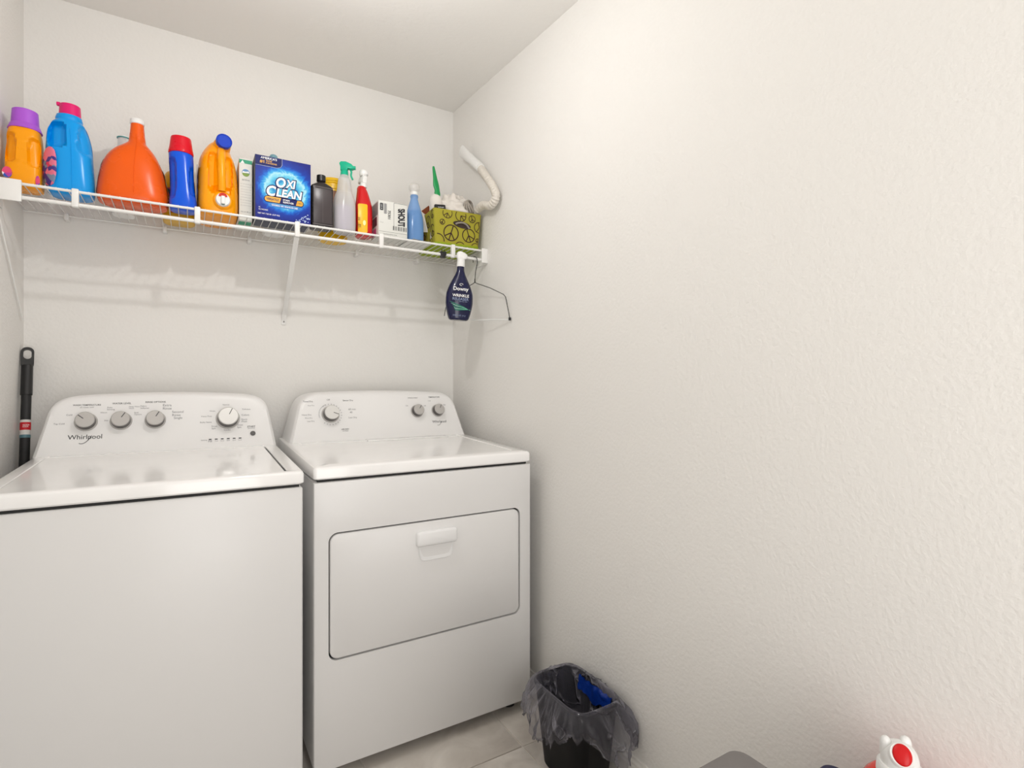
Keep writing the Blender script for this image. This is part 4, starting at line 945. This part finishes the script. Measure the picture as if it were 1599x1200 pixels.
# corrugated hose
t = thing('hose', 'white corrugated hose curving up out of the basket against the right wall', 'hose', (0, 0, 0))
HW = mat('hose_white', srgb(222, 216, 206), 0.45)
hp = spline([(1.062, 2.120, 1.82), (1.060, 2.080, 1.890), (1.060, 2.000, 1.908), (1.063, 1.930, 1.890), (1.064, 1.893, 1.915), (1.064, 1.915, 1.958), (1.063, 1.960, 2.008), (1.062, 2.025, 2.076)], 14)
Np = len(hp)
V, F = tube_data(hp, 0.017, 20, rf=lambda u: 0.0165+0.0016*math.sin(u*Np*1.9))
mesh_obj('corrugated_tube', V, F, HW, t, True)
hp2 = spline([(1.062, 2.020, 2.0715), (1.061, 2.052, 2.098), (1.060, 2.080, 2.120)], 4)
tube('cuff', hp2, 0.0195, WHITEP, t, 20)
# flattened end piece
V = []; F = []
a = Vector((1.060, 2.075, 2.116)); b = Vector((1.054, 2.195, 2.212)); d = (b-a).normalized(); s1 = d.cross(Vector((1, 0, 0))).normalized(); s2 = Vector((1, 0, 0))
for q, (w1, w2) in enumerate(((0.019, 0.019), (0.021, 0.017), (0.024, 0.012), (0.025, 0.009))):
    p = a.lerp(b, q/3)
    for k in range(20):
        an = 2*PI*k/20; V.append(p+s1*math.cos(an)*w1+s2*math.sin(an)*w2)
for q in range(3):
    for k in range(20): F.append((q*20+k, q*20+(k+1) % 20, (q+1)*20+(k+1) % 20, (q+1)*20+k))
F.append(tuple(range(20))[::-1]); F.append(tuple(60+k for k in range(20)))
mesh_obj('nozzle', V, F, WHITEP, t, True)

# ================================================================ hanging from the rod
RODZ = 1.684
t = thing('spring_clip', 'small black clip gripping the hanging rod beside the wrinkle spray', 'clip', (0.889, SY0-0.002, RODZ))
box('jaw', (-0.013, -0.009, -0.004), (0.013, 0.009, 0.012), BLACK, t, 0.003)
box('jaw', (-0.011, -0.010, -0.014), (0.010, 0.010, -0.003), BLACK, t, 0.003)
for x in (-0.006, 0.005): tube('prong', [(x, 0, 0.010), (x+0.003, 0.002, 0.022)], 0.0018, BLACK, t, 6)
# wrinkle spray bottle
NV = mat('navy_plastic', srgb(8, 14, 60), 0.2, coat=0.3)
t = thing('wrinkle_spray', 'navy blue spray bottle lettered Downy with white trigger, hooked over the hanging rod', 'spray bottle', (0.938, 1.982, 1.412), rot=(0.0, 0.045, -0.22))
loft('body', [(0, 0.034, 0.018, 0, 0, 2.6), (0.004, 0.040, 0.022, 0, 0, 2.6), (0.03, 0.0490, 0.026, 0, 0, 2.4), (0.07, 0.0560, 0.028, 0, 0, 2.3), (0.105, 0.0550, 0.027, 0, 0, 2.2), (0.140, 0.0440, 0.024, 0, 0, 2.1), (0.165, 0.0320, 0.020, 0, 0, 2), (0.190, 0.0200, 0.016, 0, 0, 2), (0.205, 0.0155, 0.014, 0, 0, 2), (0.222, 0.0145, 0.0135, 0, 0, 2)], NV, t, 56, 6)
cyl('collar', 0.219, 0.252, 0.0165, 0.0155, WHITEP, t, 32, ribs=1)
loft('spray_head', [(0.250, 0.014, 0.013, 0, 0, 2.5), (0.256, 0.020, 0.013, 0.004, 0.004, 2.5), (0.266, 0.0235, 0.013, 0.006, 0.008, 2.5), (0.277, 0.019, 0.011, 0.003, 0.008, 2.3), (0.283, 0.009, 0.007, -0.002, 0.006, 2)], WHITEP, t, 32, 4)
tube('trigger', spline([(0.006, 0.012, 0.262), (0.004, 0.040, 0.268), (0.004, 0.060, 0.262), (0.004, 0.068, 0.246)], 5), 0.0045, WHITEP, t, 8)
text('Downy', 0.062, WHITEK, t, frontM(-0.001, -0.0300, 0.122, 0.10), offset=0.02)
text('WRINKLE', 0.068, WHITEK, t, frontM(-0.001, -0.0296, 0.097, 0.02), offset=0.02)
text('RELEASER', 0.066, mat('silver_print', srgb(150, 165, 200), 0.5), t, frontM(-0.001, -0.0297, 0.083))
text('light fresh scent', 0.034, mat('silver_print', srgb(150, 165, 200), 0.5), t, frontM(0.010, -0.0297, 0.073))
text('33.8 FL OZ  (1 L)', 0.052, mat('silver_print', srgb(150, 165, 200), 0.5), t, frontM(-0.004, -0.0272, 0.016, -0.14))
o = tube('logo_leaf', [Vector((0.007*math.cos(a), -0.0275, 0.142+0.004*math.sin(a))) for a in [k*0.5 for k in range(11)]], 0.0010, WHITEK, t, 5)
LEAF = mat('leaf_print', srgb(40, 150, 120), 0.4)
for k in range(5):
    pts = spline([(-0.044+0.006*k, -0.0235-0.0008*k, 0.072-0.007*k), (-0.020, -0.0295, 0.062-0.006*k), (0.012, -0.0306, 0.052-0.003*k), (0.042, -0.0215, 0.040+0.001*k)], 5)
    tube('leaf_stroke', pts, 0.0018, (LEAF, mat('mint_print', srgb(150, 215, 190), 0.4))[k % 2], t, 5, rf=lambda u: 0.0003+0.0010*math.sin(PI*min(1, u+0.05)))
# wire clothes hanger
t = thing('clothes_hanger', 'black wire clothes hanger with a white paper-covered bottom bar, hanging by the right wall', 'hanger', (0, 0, 0))
C = Vector((1.036, 2.026, 0)); D = Vector((0.049, -0.210, 0))
def hp_(u, z): p = C+D*u; return (p.x, p.y, z)
hook = [hp_(-0.05, RODZ-0.014), hp_(-0.055, RODZ+0.000), hp_(-0.045, RODZ+0.008), hp_(0.0, RODZ+0.0085), hp_(0.055, RODZ+0.002), hp_(0.075, RODZ-0.016), hp_(0.045, RODZ-0.040), hp_(0.02, RODZ-0.06), hp_(0.0, RODZ-0.102)]
tube('hook', spline(hook, 5), 0.0016, BLACK, t, 8)
tube('shoulder_wire', [hp_(0.0, 1.600), hp_(0.01, 1.584), hp_(0.06, 1.578), hp_(0.45, 1.548), hp_(0.82, 1.512), hp_(0.88, 1.500), hp_(0.97, 1.430), hp_(0.99, 1.410)], 0.0016, BLACK, t, 8)
tube('shoulder_wire', [hp_(0.0, 1.600), hp_(-0.01, 1.584), hp_(-0.06, 1.580), hp_(-0.45, 1.560), hp_(-0.84, 1.535), hp_(-0.90, 1.525), hp_(-0.98, 1.470), hp_(-1.0, 1.455)], 0.0016, BLACK, t, 8)
tube('bottom_bar', [hp_(-1.0, 1.458), hp_(0.0, 1.424), hp_(0.98, 1.408)], 0.0030, WHITEP, t, 10)
box('tip', (hp_(0.99, 0)[0]-0.004, hp_(0.99, 0)[1]-0.004, 1.404), (hp_(0.99, 0)[0]+0.004, hp_(0.99, 0)[1]+0.004, 1.416), BLACK, t, 0.001)

# ================================================================ broom pole behind the washer
a = Vector((-0.434, 2.060, 0.004)); b = Vector((-0.4590, 2.332, 1.272)); d = (b-a).normalized()
t = thing('mop_pole', 'black telescopic pole with a red and white sticker, leaning in the left back corner', 'pole', a)
yv = Vector((-0.19, 0.98, 0)); yv = (yv-d*yv.dot(d)).normalized(); xv = yv.cross(d)
q = Matrix(((xv.x, yv.x, d.x, 0), (xv.y, yv.y, d.y, 0), (xv.z, yv.z, d.z, 0), (0, 0, 0, 1))); L = (b-a).length
def pole_part(o): o.matrix_local = q; return o
pole_part(cyl('tube', 0.01, L-0.155, 0.0130, 0.0130, BLACKM, t, 28))
pole_part(cyl('rubber_tip', 0.0, 0.03, 0.0145, 0.0140, BLACK, t, 24))
pole_part(cyl('grip', L-0.160, L-0.060, 0.0155, 0.0150, BLACK, t, 28))
yaw = math.radians(-10)
ol = rrect(-0.0165, -0.072, 0.0165, 0.0, 0.0160, 8)
# hanging loop: flat ring
rows = []; V = []; F = []
inn = rrect(-0.0100, -0.040, 0.0100, -0.007, 0.0098, 8); n = len(ol)
for oo, y in ((ol, -0.007), (ol, 0.007), (inn, 0.007), (inn, -0.007)): V += [(p[0], y, p[1]+L) for p in oo]
for i in range(4):
    for k in range(n): F.append((i*n+k, i*n+(k+1) % n, ((i+1) % 4)*n+(k+1) % n, ((i+1) % 4)*n+k))
pole_part(mesh_obj('hanging_loop', V, F, BLACK, t, True))
s = pole_part(cyl('sticker', L-0.292, L-0.242, 0.0134, 0.0134, mat('sticker_white', srgb(225, 222, 218), 0.4), t, 28, bev=0.0002))
pole_part(cyl('red_band', L-0.275, L-0.250, 0.0137, 0.0137, mat('sticker_red', srgb(206, 20, 36), 0.4), t, 28, bev=0.0002))
pole_part(cyl('blue_band', L-0.300, L-0.290, 0.0136, 0.0136, mat('sticker_teal', srgb(90, 130, 140), 0.4), t, 28, bev=0.0002))
text('QUICK\nLOCK', 0.017, WHITEK, t, q @ frontM(0.002, -0.0139, L-0.262, 0, 0), offset=0.01)

# ================================================================ waste bin with liner
bin_ = thing('waste_bin', 'black rectangular waste bin lined with a clear bag, on the tiles beside the dryer', 'bin', (0.978, 1.262, 0), 0.0)
def ringrect(hx, hy, r, n=48):
    out = []
    for k in range(n):
        a = 2*PI*k/n; c, s = math.cos(a), math.sin(a); p = 5.0
        f = (abs(c/hx)**p+abs(s/hy)**p)**(-1/p); out.append((c*f, s*f))
    return out
N = 64; V = []; F = []
prof = [(0.056, 0.092, 0.0), (0.060, 0.096, 0.004), (0.080, 0.122, 0.235), (0.084, 0.126, 0.238), (0.084, 0.126, 0.246), (0.080, 0.122, 0.247), (0.077, 0.119, 0.240), (0.057, 0.093, 0.006)]
for hx, hy, z in prof: V += [(p[0], p[1], z) for p in ringrect(hx, hy, 0.02, N)]
for i in range(len(prof)-1):
    for k in range(N): F.append((i*N+k, i*N+(k+1) % N, (i+1)*N+(k+1) % N, (i+1)*N+k))
F.append(tuple(range(N))[::-1]); F.append(tuple((len(prof)-1)*N+k for k in range(N)))
mesh_obj('bucket', V, F, mat('bin_black', (0.005, 0.005, 0.006), 0.5, spec=0.18), bin_, True)
def bag_mat():
    m = bpy.data.materials.new('clear_bag'); m.use_nodes = True; nt = m.node_tree; L = nt.links.new; b = nt.nodes['Principled BSDF']
    b.inputs['Base Color'].default_value = (*srgb(134, 132, 142), 1); b.inputs['Roughness'].default_value = 0.13; b.inputs['Specular IOR Level'].default_value = 0.9
    tr = nt.nodes.new('ShaderNodeBsdfTransparent'); tr.inputs[0].default_value = (0.80, 0.80, 0.84, 1); mx = nt.nodes.new('ShaderNodeMixShader')
    lw = nt.nodes.new('ShaderNodeLayerWeight'); lw.inputs['Blend'].default_value = 0.4
    mr = nt.nodes.new('ShaderNodeMapRange'); mr.inputs['To Min'].default_value = 0.12; mr.inputs['To Max'].default_value = 0.72
    L(lw.outputs['Facing'], mr.inputs['Value']); L(mr.outputs[0], mx.inputs[0]); L(tr.outputs[0], mx.inputs[1]); L(b.outputs[0], mx.inputs[2]); L(mx.outputs[0], nt.nodes['Material Output'].inputs[0])
    # creases: ridges of a distorted noise, raised and a little more opaque
    tc = nt.nodes.new('ShaderNodeTexCoord'); nz = nt.nodes.new('ShaderNodeTexNoise'); nz.inputs['Scale'].default_value = 8; nz.inputs['Detail'].default_value = 2.5; nz.inputs['Distortion'].default_value = 0.8
    sub = nt.nodes.new('ShaderNodeMath'); sub.operation = 'SUBTRACT'; sub.inputs[1].default_value = 0.5
    ab = nt.nodes.new('ShaderNodeMath'); ab.operation = 'ABSOLUTE'
    r2 = nt.nodes.new('ShaderNodeMapRange'); r2.inputs['From Min'].default_value = 0.0; r2.inputs['From Max'].default_value = 0.05; r2.inputs['To Min'].default_value = 1.0; r2.inputs['To Max'].default_value = 0.0
    L(tc.outputs['Object'], nz.inputs['Vector']); L(nz.outputs['Fac'], sub.inputs[0]); L(sub.outputs[0], ab.inputs[0]); L(ab.outputs[0], r2.inputs['Value'])
    bp = nt.nodes.new('ShaderNodeBump'); bp.inputs['Strength'].default_value = 1.0; bp.inputs['Distance'].default_value = 0.010
    L(r2.outputs[0], bp.inputs['Height']); L(bp.outputs['Normal'], b.inputs['Normal'])
    ad = nt.nodes.new('ShaderNodeMath'); ad.operation = 'MULTIPLY_ADD'; ad.inputs[1].default_value = 0.38; ad.use_clamp = True
    L(r2.outputs[0], ad.inputs[0]); L(mr.outputs[0], ad.inputs[2]); L(ad.outputs[0], mx.inputs[0])
    return m
BAG = bag_mat()
NT, NS = 300, 64; V = []; F = []
rimz = 0.252
def rid(v): return 1-2*abs(v)          # sharp-edged folds
for i in range(NT):
    a = 2*PI*i/NT; c, s = math.cos(a), math.sin(a)
    nzv = lambda f, sd, q=0.0: noise.noise(Vector((c*f+sd, s*f, q)))
    left = max(0, math.cos(a-PI*0.92)); front = max(0, math.cos(a+PI*0.5)); fr = max(0, math.cos(a+PI*0.38)); fl = max(0, math.cos(a+PI*0.72))
    fall = 0.020+0.105*left**1.3+0.050*front**1.6+0.080*fr**5-0.030*fl**6+0.030*nzv(3, 5)+0.022*nzv(10, 8)+0.010*nzv(25, 2)
    fall = max(0.014, fall)
    flare = 0.010+0.030*left+0.020*front+0.038*fr**4
    base = (abs(c/0.0825)**5+abs(s/0.1245)**5)**(-0.2)
    for j in range(NS):
        t_ = j/(NS-1)
        if t_ < 0.40:                       # inside, from deep in the bucket to the rim
            u = t_/0.40; z = 0.03+(rimz-0.03)*u; k = 0.50+0.44*u**0.5
            f = base*k*(1-0.10*(1-u)*rid(nzv(4, 1, z*6)))-0.006*max(0, rid(nzv(7, 2, z*9)))*(1-u**4)
        elif t_ < 0.48:
            u = (t_-0.40)/0.08; f = base*(0.945+0.085*u); z = rimz+0.003*math.sin(PI*u)
        else:
            u = (t_-0.48)/0.52; f = base*1.03
            f += flare*math.sin(min(1, u*1.1)*PI*0.60)*(0.8+0.8*nzv(4, 3))
            f += u**0.6*(0.018*rid(nzv(5, 7, u*1.3))-0.009+0.006*rid(nzv(15, 4, u*3)))
            f = max(f, base*1.015)
            if c > 0.2: f = min(f, 0.104/max(c, 0.2))
            z = rimz-fall*u+0.010*nzv(6, 9, u*4)*u
        V.append((c*f, s*f, z))
for i in range(NT):
    for j in range(NS-1): k = (i+1) % NT; F.append((i*NS+j, k*NS+j, k*NS+j+1, i*NS+j+1))
bagm = BAG
o = mesh_obj('bin_liner', V, F, bagm, bin_, 'all')
o['label'] = 'crumpled clear plastic bag folded over the rim'
# blue wrapper lying along the wall side inside
V = []; F = []
for j in range(26):
    for i in range(7):
        u, v = j/25, i/6; y = -0.085+0.150*u
        x = 0.0700-0.006*(1-v)-0.010*abs(noise.noise(Vector((u*7, v*2, 1)))); z = 0.198+0.044*v-0.012*abs(noise.noise(Vector((u*6, 0, 0))))*v+0.03*noise.noise(Vector((u*3, 4, 0)))*(1-v)
        V.append((x, y, z))
for j in range(25):
    for i in range(6): q_ = j*7+i; F.append((q_, q_+1, q_+8, q_+7))
b0 = len(V); V += [(v[0]-0.002, v[1], v[2]) for v in V]; F += [tuple(b0+q_ for q_ in f) for f in F]
wr = mesh_obj('plastic_wrapper', [(v[0]+0.978, v[1]+1.262, v[2]) for v in V], F, bump(mat('blue_wrapper', srgb(10, 50, 140), 0.25), 40, 0.8, 0.006), None, True)
tag(wr, 'shiny blue plastic wrapper inside the waste bin along its wall side', 'wrapper')

# ================================================================ things at the lower right edge
# low bench below the frame that carries the two bottles
bench = thing('bench', 'low white bench by the right wall, under the red jug and navy-capped bottle', 'bench', (0, 0, 0))
box('top', (0.885, 0.02, 0.262), (1.078, 0.62, 0.2835), TRIM, bench, 0.003)
for x in (0.905, 1.06):
    for y in (0.045, 0.595): box('leg', (x-0.015, y-0.015, 0), (x+0.015, y+0.015, 0.263), TRIM, bench, 0.002)
GB = bump(mat('grey_bin_plastic', srgb(118, 114, 112), 0.4), 200, 0.15, 0.0005)
t = thing('storage_bin', 'grey plastic lidded bin whose lid corner shows at the bottom edge of the picture', 'storage bin', (0.628, 0.388, 0))
V = []; F = []
for hx, hy, z in ((0.150, 0.170, 0), (0.158, 0.178, 0.006), (0.182, 0.200, 0.488)): V += [(p[0], p[1], z) for p in rrect(-hx, -hy, hx, hy, 0.04, 6)]
n = len(V)//3
for i in range(2):
    for k in range(n): F.append((i*n+k, i*n+(k+1) % n, (i+1)*n+(k+1) % n, (i+1)*n+k))
F.append(tuple(range(n))[::-1]); F.append(tuple(2*n+k for k in range(n)))
mesh_obj('tub', V, F, GB, t, True)
V = []; F = []
for hx, hy, z in ((0.186, 0.206, 0.480), (0.195, 0.214, 0.484), (0.196, 0.215, 0.508), (0.190, 0.209, 0.5165), (0.176, 0.195, 0.518), (0.168, 0.187, 0.5135)): V += [(p[0], p[1], z) for p in rrect(-hx, -hy, hx, hy, 0.024, 8)]
n = len(V)//6
for i in range(5):
    for k in range(n): F.append((i*n+k, i*n+(k+1) % n, (i+1)*n+(k+1) % n, (i+1)*n+k))
F.append(tuple(range(n))[::-1]); F.append(tuple(5*n+k for k in range(n)))
mesh_obj('lid', V, F, GB, t, True)
t = thing('bottle', 'bottle with a dark navy cap, just left of the red jug at the bottom edge', 'bottle', (0.984, 0.520, 0.272))
loft('body', [(0, 0.03, 0.03), (0.004, 0.034, 0.034), (0.12, 0.034, 0.034), (0.145, 0.022, 0.022), (0.150, 0.016, 0.016)], mat('navy_body', srgb(24, 34, 96), 0.3), t, 32, 5)
cyl('cap', 0.150, 0.186, 0.0235, 0.0225, mat('navy_cap', srgb(14, 18, 66), 0.3), t, 36, bev=0.003)
t = thing('detergent_jug', 'red jug with a white spout cap and red push button at the bottom right', 'jug', (0.985, 0.417, 0.284), -1.0)
t.scale = (1, 1, 1.055)
RJ = mat('scarlet_plastic', srgb(222, 38, 14), 0.25, coat=0.3)
loft('body', [(0, 0.050, 0.056, 0, 0, 3), (0.005, 0.056, 0.064, 0, 0, 3), (0.10, 0.058, 0.066, 0, 0, 3), (0.17, 0.056, 0.060, 0, 0, 2.8), (0.205, 0.050, 0.050, 0, 0, 2.4), (0.220, 0.040, 0.040, 0, 0, 2), (0.225, 0.0300, 0.030, 0, 0, 2)], RJ, t, 48, 6)
cyl('cap_collar', 0.217, 0.240, 0.0330, 0.0315, WHITEP, t, 44, bev=0.003)
cp = loft('cap', [(0.238, 0.0265, 0.0265, 0, 0, 2), (0.252, 0.0255, 0.0255, 0, 0, 2), (0.262, 0.0215, 0.0215, 0, 0.001, 2), (0.268, 0.0150, 0.0150, 0, 0.002, 2), (0.270, 0.006, 0.006, 0, 0.003, 2)], WHITEP, t, 40, 4)
Mb = Matrix.Translation((0, -0.0135, 0.259)) @ Matrix.Rotation(math.radians(48), 4, 'X')
n = cyl('button_ring', -0.012, 0.006, 0.0195, 0.0180, WHITEP, t, 32, bev=0.002); n.matrix_local = Mb
n = loft('push_button', [(0.0, 0.0135, 0.0155, 0, 0, 2), (0.007, 0.0130, 0.0150, 0, 0, 2), (0.0095, 0.0085, 0.010, 0, 0, 2), (0.0102, 0.003, 0.004, 0, 0, 2)], mat('red_button', srgb(206, 14, 20), 0.3), t, 32, 3); n.matrix_local = Mb
for x, y, r in ((-0.019, 0.002, 0.0085), (0.010, 0.015, 0.0090)):
    loft('cap_lug', [(0.250, r, r, x, y, 2), (0.266, r*0.95, r*0.95, x, y, 2), (0.273, r*0.7, r*0.7, x, y, 2), (0.276, r*0.25, r*0.25, x, y, 2)], WHITEP, t, 24, 3)
tube('handle', spline([(0.030, 0.030, 0.205), (0.060, 0.040, 0.190), (0.068, 0.042, 0.130), (0.052, 0.036, 0.070)], 6), 0.011, RJ, t, 14)

# coloured plastics are less glossy than the enamel
for m_ in MATS.values():
    if any(k in m_.name for k in ('golden_pl', 'sky_blue', 'orange_pl', 'royal_blue', 'red_', 'purple', 'pink_cap', 'blue_cap', 'teal_green', 'scarlet', 'navy_pl')):
        m_.node_tree.nodes['Principled BSDF'].inputs['Specular IOR Level'].default_value = 0.32
